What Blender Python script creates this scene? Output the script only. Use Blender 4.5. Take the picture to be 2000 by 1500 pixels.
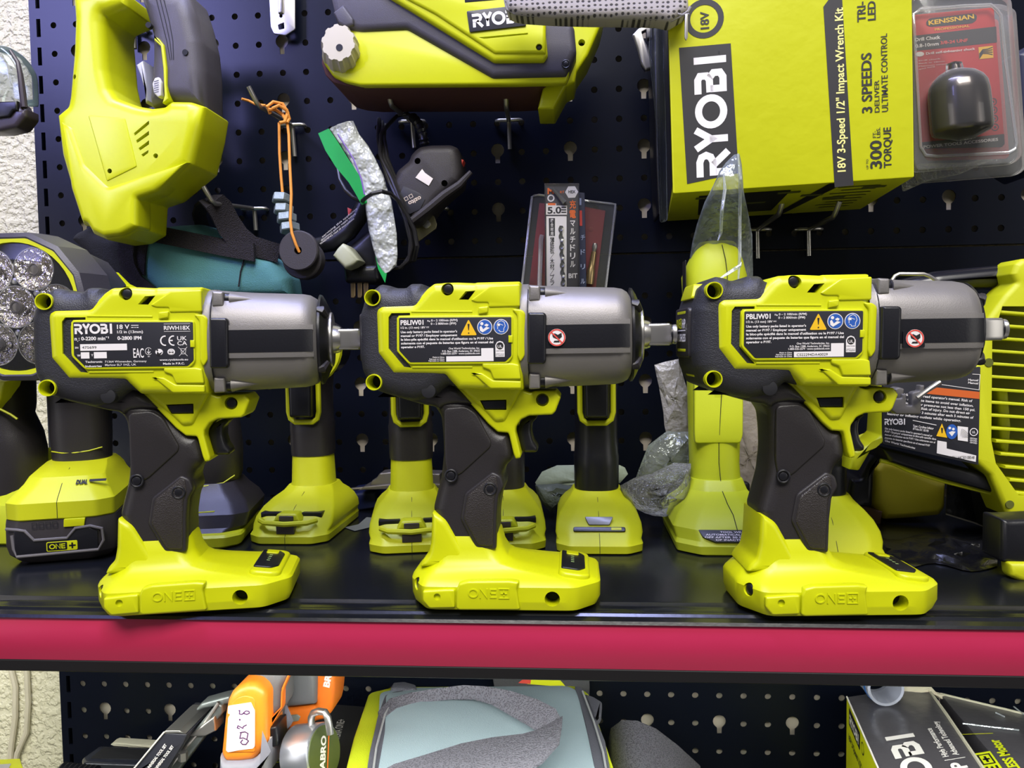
import bpy, bmesh, math, random
from mathutils import Vector, Matrix
for o in list(bpy.data.objects): bpy.data.objects.remove(o)
SC=bpy.context.scene; COL=SC.collection
random.seed(7)
S=0.001; ZO=1621.0          # model units are millimetres; z is lifted so that the shelf stands 1.2 m up
# ------------------------------------------------ camera
F=1540.0
CP=(-75.557,-823.549,-258.686); YAW,PITCH,ROLL=0.0764,-0.0526,-0.0148
def _axes():
    cy,sy,cp,sp=math.cos(YAW),math.sin(YAW),math.cos(PITCH),math.sin(PITCH)
    fw=Vector((-sy*cp,cy*cp,sp)); rt=Vector((cy,sy,0)); up=rt.cross(fw)
    c,s=math.cos(ROLL),math.sin(ROLL)
    return rt*c+up*s, up*c-rt*s, fw
RT,UPV,FW=_axes(); CPV=Vector(CP)
cd=bpy.data.cameras.new('camera'); co=bpy.data.objects.new('camera',cd); COL.objects.link(co)
cd.sensor_width=36; cd.lens=36*F/2000; cd.clip_start=.01; cd.clip_end=50
m=Matrix((RT,UPV,-FW)).transposed().to_4x4(); m.translation=Vector((CP[0],CP[1],CP[2]+ZO))*S
co.matrix_world=m; SC.camera=co
# ------------------------------------------------ view, world, lights
SC.view_settings.view_transform='Standard'; SC.view_settings.look='None'
SC.view_settings.exposure=-0.06; SC.view_settings.gamma=1; SC.view_settings.use_curve_mapping=False
wd=bpy.data.worlds.new('world'); SC.world=wd; wd.use_nodes=True
wd.node_tree.nodes['Background'].inputs[0].default_value=(.65,.66,.72,1)
wd.node_tree.nodes['Background'].inputs[1].default_value=.11
def area(name,loc,target,sx,sy,power,col,spread=180):
    l=bpy.data.lights.new(name,'AREA'); l.shape='RECTANGLE'; l.size=sx; l.size_y=sy; l.energy=power; l.color=col; l.spread=math.radians(spread)
    o=bpy.data.objects.new(name,l); COL.objects.link(o); o.location=loc
    d=Vector(target)-Vector(loc); o.rotation_euler=d.to_track_quat('-Z','Y').to_euler(); return o
area('ceiling_panel_light',(0.15,-2.7,4.1),(-.1,-.25,1.15),2.6,1.2,190,(1,.965,.90))
area('ceiling_tube_light',(-.35,-.50,2.6),(-.2,-.28,1.3),1.2,.14,12,(.50,.54,1),120)
area('blue_led_light',(-1.45,-1.5,2.38),(-.60,0,1.78),.75,.55,1.7,(.38,.38,1),36)  # unseen bluish lamp, inferred from the sheen on the upper left panel
area('right_fill_light',(2.1,-1.6,1.6),(0,-.3,1.2),.9,1.2,6.5,(1,.97,.92))  # side fill added to even out the tool fronts, no known lamp
area('left_fill_light',(-2.3,-1.8,1.4),(-.2,-.3,1.2),.9,1.2,6,(1,.97,.92))  # matching fill added from the left, no known lamp
area('shelf_strip_light',(-.22,-.318,1.148),(-.22,-.18,1.0),1.4,.02,3.6,(.97,1,.93))
# ------------------------------------------------ pixel of the photo -> point on the plane y=Y
def U(px,py,Y=None,Z=None,pl=None):
    d=FW+RT*((px-1000)/F)+UPV*((750-py)/F)
    if pl: t=(pl[0]-CPV).dot(pl[1])/d.dot(pl[1])
    elif Y is not None: t=(Y-CP[1])/d.y
    else: t=(Z-CP[2])/d.z
    return CPV+d*t
def UX(pts,Y): return [(q.x,q.z) for q in (U(x,y,Y) for x,y in pts)]
# ------------------------------------------------ materials
MATS={}
def M(name,col,rough=.45,metal=0,bump=None,spec=.5,coat=0,var=.06,vscale=40,weave=None):
    if name in MATS: return MATS[name]
    m=bpy.data.materials.new(name); m.use_nodes=True; nt=m.node_tree; n=nt.nodes; b=n['Principled BSDF']
    b.inputs['Roughness'].default_value=rough; b.inputs['Metallic'].default_value=metal
    b.inputs['Specular IOR Level'].default_value=spec; b.inputs['Coat Weight'].default_value=coat
    tc=n.new('ShaderNodeTexCoord'); no=n.new('ShaderNodeTexNoise'); no.inputs['Scale'].default_value=vscale; no.inputs['Detail'].default_value=4
    nt.links.new(tc.outputs['Object'],no.inputs['Vector'])
    mx=n.new('ShaderNodeMix'); mx.data_type='RGBA'; mx.inputs[6].default_value=tuple(c*(1-var) for c in col)+(1,)
    mx.inputs[7].default_value=tuple(min(1,c*(1+var)) for c in col)+(1,)
    nt.links.new(no.outputs['Fac'],mx.inputs[0]); nt.links.new(mx.outputs[2],b.inputs['Base Color'])
    if bump:
        n2=n.new('ShaderNodeTexNoise'); n2.inputs['Scale'].default_value=bump[0]; n2.inputs['Detail'].default_value=3
        nt.links.new(tc.outputs['Object'],n2.inputs['Vector']); bp=n.new('ShaderNodeBump')
        bp.inputs['Strength'].default_value=bump[1]; bp.inputs['Distance'].default_value=bump[2] if len(bump)>2 else .0005
        nt.links.new(n2.outputs['Fac'],bp.inputs['Height']); nt.links.new(bp.outputs['Normal'],b.inputs['Normal'])
    if weave:
        wv=n.new('ShaderNodeTexVoronoi'); wv.inputs['Scale'].default_value=weave[0]; wv.feature='F1'
        nt.links.new(tc.outputs['Object'],wv.inputs['Vector']); bp=n.new('ShaderNodeBump')
        bp.inputs['Strength'].default_value=weave[1]; bp.inputs['Distance'].default_value=.001
        nt.links.new(wv.outputs['Distance'],bp.inputs['Height']); nt.links.new(bp.outputs['Normal'],b.inputs['Normal'])
        if len(weave)>2:
            r=n.new('ShaderNodeValToRGB'); r.color_ramp.elements[0].position=.25; r.color_ramp.elements[1].position=.55
            r.color_ramp.elements[0].color=tuple(col)+(1,); r.color_ramp.elements[1].color=tuple(weave[2])+(1,)
            nt.links.new(wv.outputs['Distance'],r.inputs[0]); nt.links.new(r.outputs[0],b.inputs['Base Color'])
    MATS[name]=m; return m
def film(name,col=(.9,.9,.9),fac=.16,rough=.12,bump=(60,.6)):
    if name in MATS: return MATS[name]
    m=bpy.data.materials.new(name); m.use_nodes=True; nt=m.node_tree; n=nt.nodes; n.remove(n['Principled BSDF'])
    tr=n.new('ShaderNodeBsdfTransparent'); tr.inputs[0].default_value=(.96,.97,.97,1)
    gl=n.new('ShaderNodeBsdfPrincipled'); gl.inputs['Base Color'].default_value=tuple(col)+(1,); gl.inputs['Roughness'].default_value=rough
    gl.inputs['Metallic'].default_value=.35
    tc=n.new('ShaderNodeTexCoord'); no=n.new('ShaderNodeTexNoise'); no.inputs['Scale'].default_value=bump[0]; no.inputs['Detail'].default_value=3
    bp=n.new('ShaderNodeBump'); bp.inputs['Strength'].default_value=bump[1]; bp.inputs['Distance'].default_value=.004
    nt.links.new(tc.outputs['Object'],no.inputs['Vector']); nt.links.new(no.outputs['Fac'],bp.inputs['Height']); nt.links.new(bp.outputs['Normal'],gl.inputs['Normal'])
    fr=n.new('ShaderNodeLayerWeight'); fr.inputs[0].default_value=.24; nt.links.new(bp.outputs['Normal'],fr.inputs['Normal'])
    ma=n.new('ShaderNodeMath'); ma.operation='ADD'; ma.use_clamp=True; ma.inputs[1].default_value=fac; nt.links.new(fr.outputs['Fresnel'],ma.inputs[0])
    mx=n.new('ShaderNodeMixShader'); nt.links.new(ma.outputs[0],mx.inputs[0]); nt.links.new(tr.outputs[0],mx.inputs[1]); nt.links.new(gl.outputs[0],mx.inputs[2])
    nt.links.new(mx.outputs[0],n['Material Output'].inputs[0]); MATS[name]=m; return m
YEL=M('yellow_plastic',(.585,.62,.002),.38,bump=(900,.12,.0002),var=.03)
YELM=M('yellow_matte_plastic',(.56,.585,.005),.5,bump=(1200,.25,.0002),var=.04)
DRK=M('dark_rubber',(.022,.019,.021),.42,bump=(1500,.35,.0003),var=.15)
DRKT=M('dark_textured_rubber',(.022,.022,.028),.5,bump=(1300,.8,.0004),var=.15)
GRIP=M('knurled_grip_rubber',(.028,.023,.022),.4,weave=(1500,.3))
BLK=M('black_plastic',(.008,.008,.011),.35,bump=(800,.1))
BLKM=M('black_matte',(.006,.006,.009),.75)
SIL=M('cast_silver',(.25,.235,.222),.5,.6,bump=(1500,.25,.0003),var=.06)
STEEL=M('bright_steel',(.55,.53,.50),.30,.9,var=.08)
ZINC=M('zinc_wire',(.52,.50,.44),.28,.9,var=.12)
LAB=M('label_black',(.022,.022,.028),.4)
WHT=M('white_print',(.80,.76,.74),.6,var=.02)
PAPER=M('white_paper',(.80,.74,.70),.7,var=.03)
PBLU=M('blue_print',(.02,.10,.42),.5,var=.02)
PYEL=M('amber_print',(.85,.50,.01),.5,var=.02)
PRED=M('red_print',(.70,.07,.05),.5,var=.02)
PBLK=M('black_print',(.012,.011,.012),.5,var=.02)
NAVY=M('navy_powder_coat',(.0032,.0046,.0105),.28,bump=(1100,.10,.0002),spec=.25,var=.12,vscale=9)
ORG=M('orange_plastic',(.85,.19,.02),.4,var=.04)
GRY=M('grey_plastic',(.16,.16,.17),.5,var=.08)
# ------------------------------------------------ mesh builder (millimetres)
def XZ(a,b,t): return (a,t,b)
def frame(o,ax,bx):
    o=Vector(o); ax=Vector(ax).normalized(); bx=Vector(bx); bx=(bx-ax*bx.dot(ax)).normalized(); nx=ax.cross(bx)*-1   # t grows away from the viewer
    return lambda a,b,t: tuple(o+ax*a+bx*b+nx*t)
def area2(p): return sum(p[i][0]*p[(i+1)%len(p)][1]-p[(i+1)%len(p)][0]*p[i][1] for i in range(len(p)))
def _step(p,d,s):
    n=len(p); out=[]
    for i in range(n):
        a,b,c=p[i-1],p[i],p[(i+1)%n]; e1x,e1y=b[0]-a[0],b[1]-a[1]; e2x,e2y=c[0]-b[0],c[1]-b[1]
        l1=math.hypot(e1x,e1y) or 1; l2=math.hypot(e2x,e2y) or 1
        n1=(-e1y/l1*s,e1x/l1*s); n2=(-e2y/l2*s,e2x/l2*s); k=max(1+n1[0]*n2[0]+n1[1]*n2[1],.12)
        out.append((b[0]+(n1[0]+n2[0])/k*d,b[1]+(n1[1]+n2[1])/k*d))
    return out
def insets(p,ds):
    """polygon moved inwards by each distance of the rising list ds; edges that vanish collapse to one point"""
    s=1 if area2(p)>0 else -1; P=[tuple(q) for q in p]; cl=list(range(len(p))); res=[]; cur=0
    # merge doubles
    def collapse(P,cl,Q):
        while len(P)>3:
            n=len(P); bad=None
            for i in range(n):
                j=(i+1)%n; ex,ey=P[j][0]-P[i][0],P[j][1]-P[i][1]; fx,fy=Q[j][0]-Q[i][0],Q[j][1]-Q[i][1]
                if ex*fx+ey*fy<=1e-7 or math.hypot(fx,fy)<.02: bad=i; break
            if bad is None: break
            j=(bad+1)%n; m=((Q[bad][0]+Q[j][0])/2,(Q[bad][1]+Q[j][1])/2); Q=list(Q); P=list(P); Q[bad]=m; P[bad]=((P[bad][0]+P[j][0])/2,(P[bad][1]+P[j][1])/2)
            del Q[j]; del P[j]
            for k in range(len(cl)):
                if cl[k]==j: cl[k]=bad
            for k in range(len(cl)):
                if cl[k]>j: cl[k]-=1
            if j<bad: pass
        return P,cl,Q
    P,cl,_=collapse(P,cl,P)
    for d in ds:
        while cur<d-1e-9:
            st=min(.3,d-cur); Q=_step(P,st,s)
            if len(P)>3: P2,cl,Q=collapse(P,cl,Q)
            P=Q; cur+=st
        res.append([P[k] for k in cl])
    return res
def inset(p,d): return insets(p,[d])[0]
def rnd(p,r,k=4):
    out=[]; n=len(p)
    for i in range(n):
        a,b,c=Vector(p[i-1]),Vector(p[i]),Vector(p[(i+1)%n]); la,lc=(a-b).length,(c-b).length
        q=min(r,la*.45,lc*.45)
        if q<.05: out.append(tuple(b)); continue
        s=b+(a-b)/la*q; e=b+(c-b)/lc*q
        for j in range(k+1):
            t=j/k; out.append(tuple(s*(1-t)**2+b*2*t*(1-t)+e*t*t))
    return out
def circ(x,z,r,n=20,rz=None): return [(x+r*math.cos(6.28318*i/n),z+(rz or r)*math.sin(6.28318*i/n)) for i in range(n)]
def rrect(x0,x1,z0,z1,r=0,k=4):
    p=[(x0,z0),(x1,z0),(x1,z1),(x0,z1)]; return rnd(p,r,k) if r else p
TC={}
def glyphs(s,bold,font=None):
    key=(s,bold)
    if key not in TC:
        c=bpy.data.curves.new('t','FONT'); c.body=s; c.size=1; c.resolution_u=3; c.offset=bold; c.fill_mode='FRONT'
        o=bpy.data.objects.new('t',c); me=bpy.data.meshes.new_from_object(o)
        v=[(p.co.x,p.co.y) for p in me.vertices]; f=[tuple(q.vertices) for q in me.polygons]
        bpy.data.meshes.remove(me); bpy.data.objects.remove(o); bpy.data.curves.remove(c); TC[key]=(v,f)
    return TC[key]
class B:
    def __init__(s,mp=XZ): s.v=[]; s.f=[]; s.mp=mp
    def add(s,vs,fs):
        k=len(s.v); s.v+=[tuple(x) for x in vs]; s.f+=[tuple(i+k for i in f) for f in fs]; return s
    def rings(s,R,cap=True,closed=False):
        n=len(R[0]); vs=[p for r in R for p in r]; fs=[]
        m=len(R)
        for i in range(m if closed else m-1):
            j=(i+1)%m
            for a in range(n): b=(a+1)%n; fs.append((i*n+a,i*n+b,j*n+b,j*n+a))
        if cap and not closed: fs+= [tuple(range(n))[::-1], tuple((m-1)*n+i for i in range(n))]
        return s.add(vs,fs)
    def slab(s,p,t0,t1,bev=0,mp=None,back=None,seg=3):
        mp=mp or s.mp; back=bev if back is None else back; L=[]
        if bev:
            for i in range(seg): a=math.pi/2*i/seg; L.append((bev*(1-math.sin(a)),t0+bev*(1-math.cos(a))))
        L.append((0,t0+bev)); L.append((0,t1-back))
        if back:
            for i in range(seg-1,-1,-1): a=math.pi/2*i/seg; L.append((back*(1-math.sin(a)),t1-back*(1-math.cos(a))))
        ds=sorted(set(round(d,5) for d,t in L)); I=dict(zip(ds,insets(p,ds)))
        R=[[mp(a,b,t) for a,b in I[round(d,5)]] for d,t in L]
        return s.rings(R)
    def poly(s,p,t,mp=None):
        mp=mp or s.mp; return s.add([mp(a,b,t) for a,b in p],[tuple(range(len(p)))])
    def box(s,x0,x1,y0,y1,z0,z1,bev=0,r=0): return s.slab(rrect(x0,x1,z0,z1,r or bev),y0,y1,bev,mp=XZ,seg=2)
    def stroke(s,pts,w,t,mp=None,closed=False):
        mp=mp or s.mp; n=len(pts); L=[];Rr=[]
        for i in range(n):
            a=Vector(pts[i-1]) if (i>0 or closed) else None; b=Vector(pts[i]); c=Vector(pts[(i+1)%n]) if (i<n-1 or closed) else None
            e1=(b-a).normalized() if a is not None else (c-b).normalized(); e2=(c-b).normalized() if c is not None else e1
            n1=Vector((-e1.y,e1.x)); n2=Vector((-e2.y,e2.x)); q=(n1+n2)/max(.5,1+n1.dot(n2))
            L.append(b+q*w/2); Rr.append(b-q*w/2)
        vs=[mp(p.x,p.y,t) for p in L]+[mp(p.x,p.y,t) for p in Rr]
        fs=[(i,(i+1)%n,n+(i+1)%n,n+i) for i in range(n if closed else n-1)]
        return s.add(vs,fs)
    def text(s,st,a,b,h,t=-.15,w=None,bold=.012,al='l',mp=None,sx=1):
        mp=mp or s.mp; v,f=glyphs(st,bold)
        if not v: return s
        x0=min(p[0] for p in v); x1=max(p[0] for p in v); k=h/.73
        kx=(w/(x1-x0)) if w else k*sx
        W=(x1-x0)*kx; off=a-(0 if al=='l' else W if al=='r' else W/2)
        return s.add([mp(off+(p[0]-x0)*kx,b+p[1]*k,t) for p in v],f)
    def tube(s,pts,r,n=10,closed=False,cap=True,flat=None):
        P=[Vector(p) for p in pts]; m=len(P); R=[]
        up=Vector((0,0,1)); prev=None
        for i in range(m):
            a=P[i-1] if (i>0 or closed) else P[i]; c=P[(i+1)%m] if (i<m-1 or closed) else P[i]
            d=(c-a).normalized()
            if prev is None:
                x=d.cross(up) if abs(d.dot(up))<.95 else d.cross(Vector((1,0,0)))
            else: x=prev-d*prev.dot(d)
            x.normalize(); prev=x; y=d.cross(x); rr=r[i] if isinstance(r,(list,tuple)) else r
            R.append([tuple(P[i]+x*rr*math.cos(6.28318*k/n)+y*(rr if flat is None else rr*flat)*math.sin(6.28318*k/n)) for k in range(n)])
        return s.rings(R,cap,closed)
    def ribbon(s,pts,wv,th=1.2):
        # flat strap: pts centre line, wv half-width vectors
        P=[Vector(p) for p in pts]; R=[]
        for i,p in enumerate(P):
            d=(P[min(i+1,len(P)-1)]-P[max(i-1,0)]).normalized(); w=Vector(wv[i] if isinstance(wv,list) else wv); nn=d.cross(w).normalized()*th/2
            R.append([tuple(p-w-nn),tuple(p+w-nn),tuple(p+w+nn),tuple(p-w+nn)])
        return s.rings(R)
    def cyl(s,p0,p1,r,r1=None,n=20,bev=0):
        p0,p1=Vector(p0),Vector(p1); r1=r if r1 is None else r1; d=(p1-p0); L=d.length; d.normalize()
        if bev: return s.tube([p0,p0+d*bev*.3,p0+d*bev,p1-d*bev,p1-d*bev*.3,p1],[r-bev,r-bev*.3,r,r1,r1-bev*.3,r1-bev],n)
        return s.tube([p0,p1],[r,r1],n)
    def ring(s,c,r,rt,ax=(0,1,0),n=24,k=8):
        c=Vector(c); ax=Vector(ax).normalized(); u=ax.orthogonal().normalized(); w=ax.cross(u); R=[]
        for i in range(n):
            a=6.28318*i/n; d=u*math.cos(a)+w*math.sin(a)
            R.append([tuple(c+d*(r+rt*math.cos(6.28318*j/k))+ax*rt*math.sin(6.28318*j/k)) for j in range(k)])
        return s.rings(R,closed=True)
    def sphere(s,c,r,sc=(1,1,1),n=16,m=10):
        R=[]
        for i in range(1,m): a=math.pi*i/m; R.append([(c[0]+r*sc[0]*math.sin(a)*math.cos(6.28318*j/n),c[1]+r*sc[1]*math.sin(a)*math.sin(6.28318*j/n),c[2]+r*sc[2]*math.cos(a)) for j in range(n)])
        return s.rings(R)
    def column(s,rows,yc,e=2.4,n=24,cap=True):
        # rows: (z, x0, x1, half depth[, yc]) -> superellipse rings
        R=[]
        for r in rows:
            z,x0,x1,hy=r[:4]; y=r[4] if len(r)>4 else yc; R.append([])
            for i in range(n):
                a=6.28318*(i+.5)/n; c,q=math.cos(a),math.sin(a)
                R[-1].append(((x0+x1)/2+(x1-x0)/2*abs(c)**(2/e)*(1 if c>0 else -1), y+hy*abs(q)**(2/e)*(1 if q>0 else -1), z))
        return s.rings(R,cap)
    def rowx(s,rows,zc,e=2.4,n=28,cap=True):
        # rows: (x, z0, z1, half depth, yc)
        R=[]
        for x,z0,z1,hy,yc in rows:
            R.append([])
            for i in range(n):
                a=6.28318*(i+.5)/n; c,q=math.cos(a),math.sin(a)
                R[-1].append((x, yc+hy*abs(c)**(2/e)*(1 if c>0 else -1), (z0+z1)/2+(z1-z0)/2*abs(q)**(2/e)*(1 if q>0 else -1)))
        return s.rings(R,cap)
    def logo(s,a,b,h,w=None,t=-.2,mp=None):
        mp=mp or s.mp; k=(w/3.64 if w else h); X=lambda q:[(a+x*k,b+z*h) for x,z in q]; W=.22*min(h,k)
        for q in ([(0,.89),(.45,.89),(.6,.83),(.66,.69),(.6,.55),(.45,.48),(.03,.48)],[(.14,.4),(.14,0)],[(.36,.46),(.76,0)],[(.86,1),(1.15,.52),(1.44,1)],[(1.15,.56),(1.15,0)],
                  [(2.52,.89),(2.94,.89),(3.06,.82),(3.06,.62),(2.94,.53),(2.56,.52)],[(2.66,.5),(2.66,.11),(3.0,.11),(3.14,.2),(3.14,.4),(3.0,.52)],[(3.53,0),(3.53,1)]):
            s.stroke(X(q),W,t,mp)
        return s.stroke(X(circ(1.98,.5,.41,28,.39)),W,t,mp,closed=True)
    def one(s,a,b,h,w,t=-.2,mp=None,plus=True,lw=.16):
        k=w/3.3; X=lambda q:[(a+x*k,b+z*h) for x,z in q]; W=lw*h
        s.stroke(X(circ(.42,.5,.36,20,.42)),W,t,mp,closed=True)
        for q in ([(.98,0),(.98,1),(1.55,0),(1.55,1)],[(2.3,.92),(1.8,.92),(1.8,.08),(2.3,.08)],[(1.8,.5),(2.25,.5)]): s.stroke(X(q),W,t,mp)
        if plus:
            s.stroke(X([(2.5,.0),(3.3,.0),(3.3,1),(2.5,1)]),W*.7,t,mp,closed=True); s.stroke(X([(2.65,.5),(3.15,.5)]),W,t,mp); s.stroke(X([(2.9,.2),(2.9,.8)]),W,t,mp)
        return s
    def xf(s,fn): s.v=[tuple(fn(Vector(p))) for p in s.v]; return s
def mesh(name,b,mat,org=(0,0,0),sharp=38,cut=None,recalc=True):
    me=bpy.data.meshes.new(name); me.from_pydata([((x-org[0])*S,(y-org[1])*S,(z-org[2])*S) for x,y,z in b.v],[],b.f)
    bm=bmesh.new(); bm.from_mesh(me)
    bmesh.ops.remove_doubles(bm,verts=bm.verts,dist=2e-6)
    bmesh.ops.dissolve_degenerate(bm,edges=bm.edges,dist=1e-6)
    if recalc: bmesh.ops.recalc_face_normals(bm,faces=bm.faces)
    bm.to_mesh(me); bm.free(); me.materials.append(mat)
    if cut:
        a=bpy.data.objects.new('cut_a',me); COL.objects.link(a); cs=[]
        for c in cut:
            q=bpy.data.objects.new('cut_b',mesh('cut',c,mat,org)); COL.objects.link(q); cs.append(q)
            md=a.modifiers.new('b','BOOLEAN'); md.operation='DIFFERENCE'; md.solver='EXACT'; md.object=q
        bpy.context.view_layer.update(); dg=bpy.context.evaluated_depsgraph_get()
        m2=bpy.data.meshes.new_from_object(a.evaluated_get(dg)); m2.name=name
        for q in cs+[a]: bpy.data.objects.remove(q)
        me=m2
    if sharp is not None:
        me.polygons.foreach_set('use_smooth',[True]*len(me.polygons)); me.set_sharp_from_angle(angle=math.radians(sharp))
    return me
def obj(name,me,parent=None,label=None):
    o=bpy.data.objects.new(name,me); COL.objects.link(o); o.parent=parent
    if label: o['label']=label
    return o
class T:
    """one thing: an empty at its base, parts added in photo-space millimetres (local=False) or the thing's own millimetres"""
    def __init__(s,name,label,cat,org=(0,0,0),rz=0,group=None,local=False,rot=None):
        s.o=bpy.data.objects.new(name,None); COL.objects.link(s.o); s.o.empty_display_size=.02
        s.o.location=Vector((org[0],org[1],org[2]+ZO))*S; s.o.rotation_euler=rot or (0,0,rz); s.org=(0,0,0) if local else org
        s.o['label']=label; s.o['category']=cat
        if group: s.o['group']=group
    def p(s,name,b,mat,par=None,label=None,sharp=38,cut=None): return obj(name,mesh(name,b,mat,s.org,sharp,cut),par or s.o,label)
def solo(name,label,cat,b,mat,org,group=None,sharp=38,kind=None,cut=None):
    o=obj(name,mesh(name,b,mat,org,sharp,cut)); o.location=Vector((org[0],org[1],org[2]+ZO))*S
    if label: o['label']=label
    if cat: o['category']=cat
    if group: o['group']=group
    if kind: o['kind']=kind
    return o
ZS=-421.0
def fy(px,py): return U(px,py,Z=ZS).y
def screw(t,c,r,par=None,ax='y',deep=0):
    x,y,z=c; b=B().cyl((x,y+1.2,z),(x,y,z),r,n=16,bev=r*.2); o=t.p('screw',b,BLK,par)
    return o
# ================================================ setting
def plaster():
    m=M('cream_plaster',(.62,.585,.40),.85,var=.08,vscale=60); nt=m.node_tree; n=nt.nodes; b=n['Principled BSDF']
    tc=n.new('ShaderNodeTexCoord'); a=n.new('ShaderNodeTexNoise'); a.inputs['Scale'].default_value=130; a.inputs['Detail'].default_value=2
    nt.links.new(tc.outputs['Object'],a.inputs['Vector']); r=n.new('ShaderNodeValToRGB'); r.color_ramp.elements[0].position=.42; r.color_ramp.elements[1].position=.60
    nt.links.new(a.outputs['Fac'],r.inputs[0]); bp=n.new('ShaderNodeBump'); bp.inputs['Strength'].default_value=.7; bp.inputs['Distance'].default_value=.0022
    nt.links.new(r.outputs[0],bp.inputs['Height']); nt.links.new(bp.outputs['Normal'],b.inputs['Normal']); return m
w=solo('wall_back',None,None,B().box(-1500,1300,45,90,-1621,900),plaster(),(0,45,0),kind='structure')
f=solo('floor',None,None,B().box(-1500,1300,-2500,90,-1660,-1621),M('grey_floor',(.22,.21,.2),.6),(0,0,-1621),kind='structure')
for k,(pts) in enumerate(([(20,1300),(30,1340),(30,1400),(22,1460),(16,1560)],[(52,1300),(55,1370),(52,1430),(34,1470),(20,1560)])):
    solo('cable_conduit','thin cream cable running down the plaster wall, '+('left' if k==0 else 'right')+' one of the pair under the shelf','cable',
        B().tube([U(x,y,Y=41) for x,y in [(pts[0][0]-4,1180)]+pts],3.2,8),M('cream_cable',(.55,.5,.36),.5),U(pts[0][0],1300,Y=41),group='cables on the wall')
# perforated back panels: 25 x 30 mm raster, keyholes every third column and second row
ANG=sorted(set([math.radians(a) for a in (0,25,65,90,115,155,180,205,230,249,259.5,280.5,291,310,335)]+[math.atan2(15,12.5),math.pi-math.atan2(15,12.5),math.pi+math.atan2(15,12.5),2*math.pi-math.atan2(15,12.5)]))
def panel(x0,x1,z0,z1):
    b=B(); c0=math.ceil((x0+12.4)/25); c1=math.floor((x1-12.4)/25)
    r0=math.ceil((-z1-2.5+15)/30); r1=math.floor((-z0-2.5-15)/30)
    def q(xa,xb,za,zb):
        if xb-xa>.01 and zb-za>.01: b.add([(xa,0,za),(xb,0,za),(xb,0,zb),(xa,0,zb)],[(0,1,2,3)])
    for c in range(c0,c1+1):
        for r in range(r0,r1+1):
            x=c*25.; z=-30.*r-2.5; key=(c%3==0 and r%2==0); hx,hz=x,z+(2.5 if key else 0); out=[];inn=[]
            for a in ANG:
                ca,sa=math.cos(a),math.sin(a); k=min(12.5/abs(ca) if abs(ca)>1e-6 else 1e9,15/abs(sa) if abs(sa)>1e-6 else 1e9)
                out.append((x+ca*k,0,z+sa*k)); rr=3.3
                if key:
                    rr=6.8
                    if sa<0:
                        rn=2.6/abs(ca) if abs(ca)>1e-6 else 1e9; rn=min(rn,13.2/abs(sa)); rr=max(rr,rn) if rn>6.8 else rr
                inn.append((hx+ca*rr,0,hz+sa*rr))
            n=len(ANG); b.rings([out,inn,[(p[0],1.4,p[2]) for p in inn]],cap=False)
    X0,X1=c0*25-12.5,c1*25+12.5; Z1,Z0=-30*r0-2.5+15,-30*r1-2.5-15
    q(x0,X0,z0,z1); q(X1,x1,z0,z1); q(X0,X1,Z1,z1); q(X0,X1,z0,Z0)
    for (xa,za,xb,zb) in ((x0,z0,x1,z0),(x1,z0,x1,z1),(x1,z1,x0,z1),(x0,z1,x0,z0)): b.add([(xa,0,za),(xb,0,zb),(xb,9,zb),(xa,9,za)],[(0,1,2,3)])
    return b
BACKM=M('pale_hole_backing',(.50,.44,.36),.6,var=.45,vscale=14)
for nm,z0,z1 in (('upper',-168,190),('middle',-468,-170.2),('lower',-790,-470.2)):
    t=T('perforated_panel','dark navy perforated metal panel, '+{'upper':'the one behind the hanging tools','middle':'the one behind the tools standing on the shelf','lower':'the one below the red-fronted shelf'}[nm],'pegboard',(-637,0,z0),group='back panels of the shelving')
    t.p('perforated_sheet',panel(-637.6,520,z0,z1),NAVY,sharp=30); t.p('hole_backing',B().box(-637,520,9,10.5,z0,z1),BACKM)  # pale sheet added close behind so the holes look lit
b=B()
for k in range(-7,27):     # slotted upright at the left edge
    z=-30.*k-4; x0,x1=-653.,-638.2
    o=[(x0,1.5,z-15),(x1,1.5,z-15),(x1,1.5,z+15),(x0,1.5,z+15)]; i=[(-645.2,1.5,z-9.5),(-640.6,1.5,z-9.5),(-640.6,1.5,z+9.5),(-645.2,1.5,z+9.5)]
    b.rings([o,i,[(p[0],4,p[2]) for p in i]],cap=False)
    b.add([(x0,1.5,z-15),(x0,30,z-15),(x0,30,z+15),(x0,1.5,z+15)],[(0,1,2,3)])
b.add([(-652,28,-820),(-638,28,-820),(-638,28,215),(-652,28,215)],[(0,1,2,3)])
solo('shelving_upright','dark slotted metal upright at the left edge of the perforated panels','shelf upright',b,NAVY,(-646,2,-820))
# the shelf
t=T('shelf','black metal shelf with a red price rail along its front, carrying the row of tools','shelf',(-654,-355,ZS-45))
SHX=(-654,520)
def prof(pts,mat,name,sharp=30):
    b=B(); R=[[(x,y,z) for y,z in pts] for x in SHX]; b.rings(R); return t.p(name,b,mat,sharp=sharp)
BSH=M('black_enamel_shelf',(.006,.007,.010),.22,bump=(300,.12,.0004),spec=.6,var=.2,vscale=12)
prof([(-1,ZS),(-336,ZS),(-337,ZS-.2),(-339,ZS-1.6),(-341,ZS-1.8),(-350,ZS-1.6),(-352,ZS-1.0),(-354.5,ZS-1.2),(-356,ZS-2.6),(-362.5,ZS-3.2),(-363.5,ZS-5),(-358,ZS-6),(-350,ZS-6),(-350,ZS-22),(-1,ZS-22)],BSH,'shelf_board')
RAIL=M('red_price_rail',(.46,.022,.075),.32,bump=(25,.12,.004),coat=.15,var=.05,vscale=5)
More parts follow.
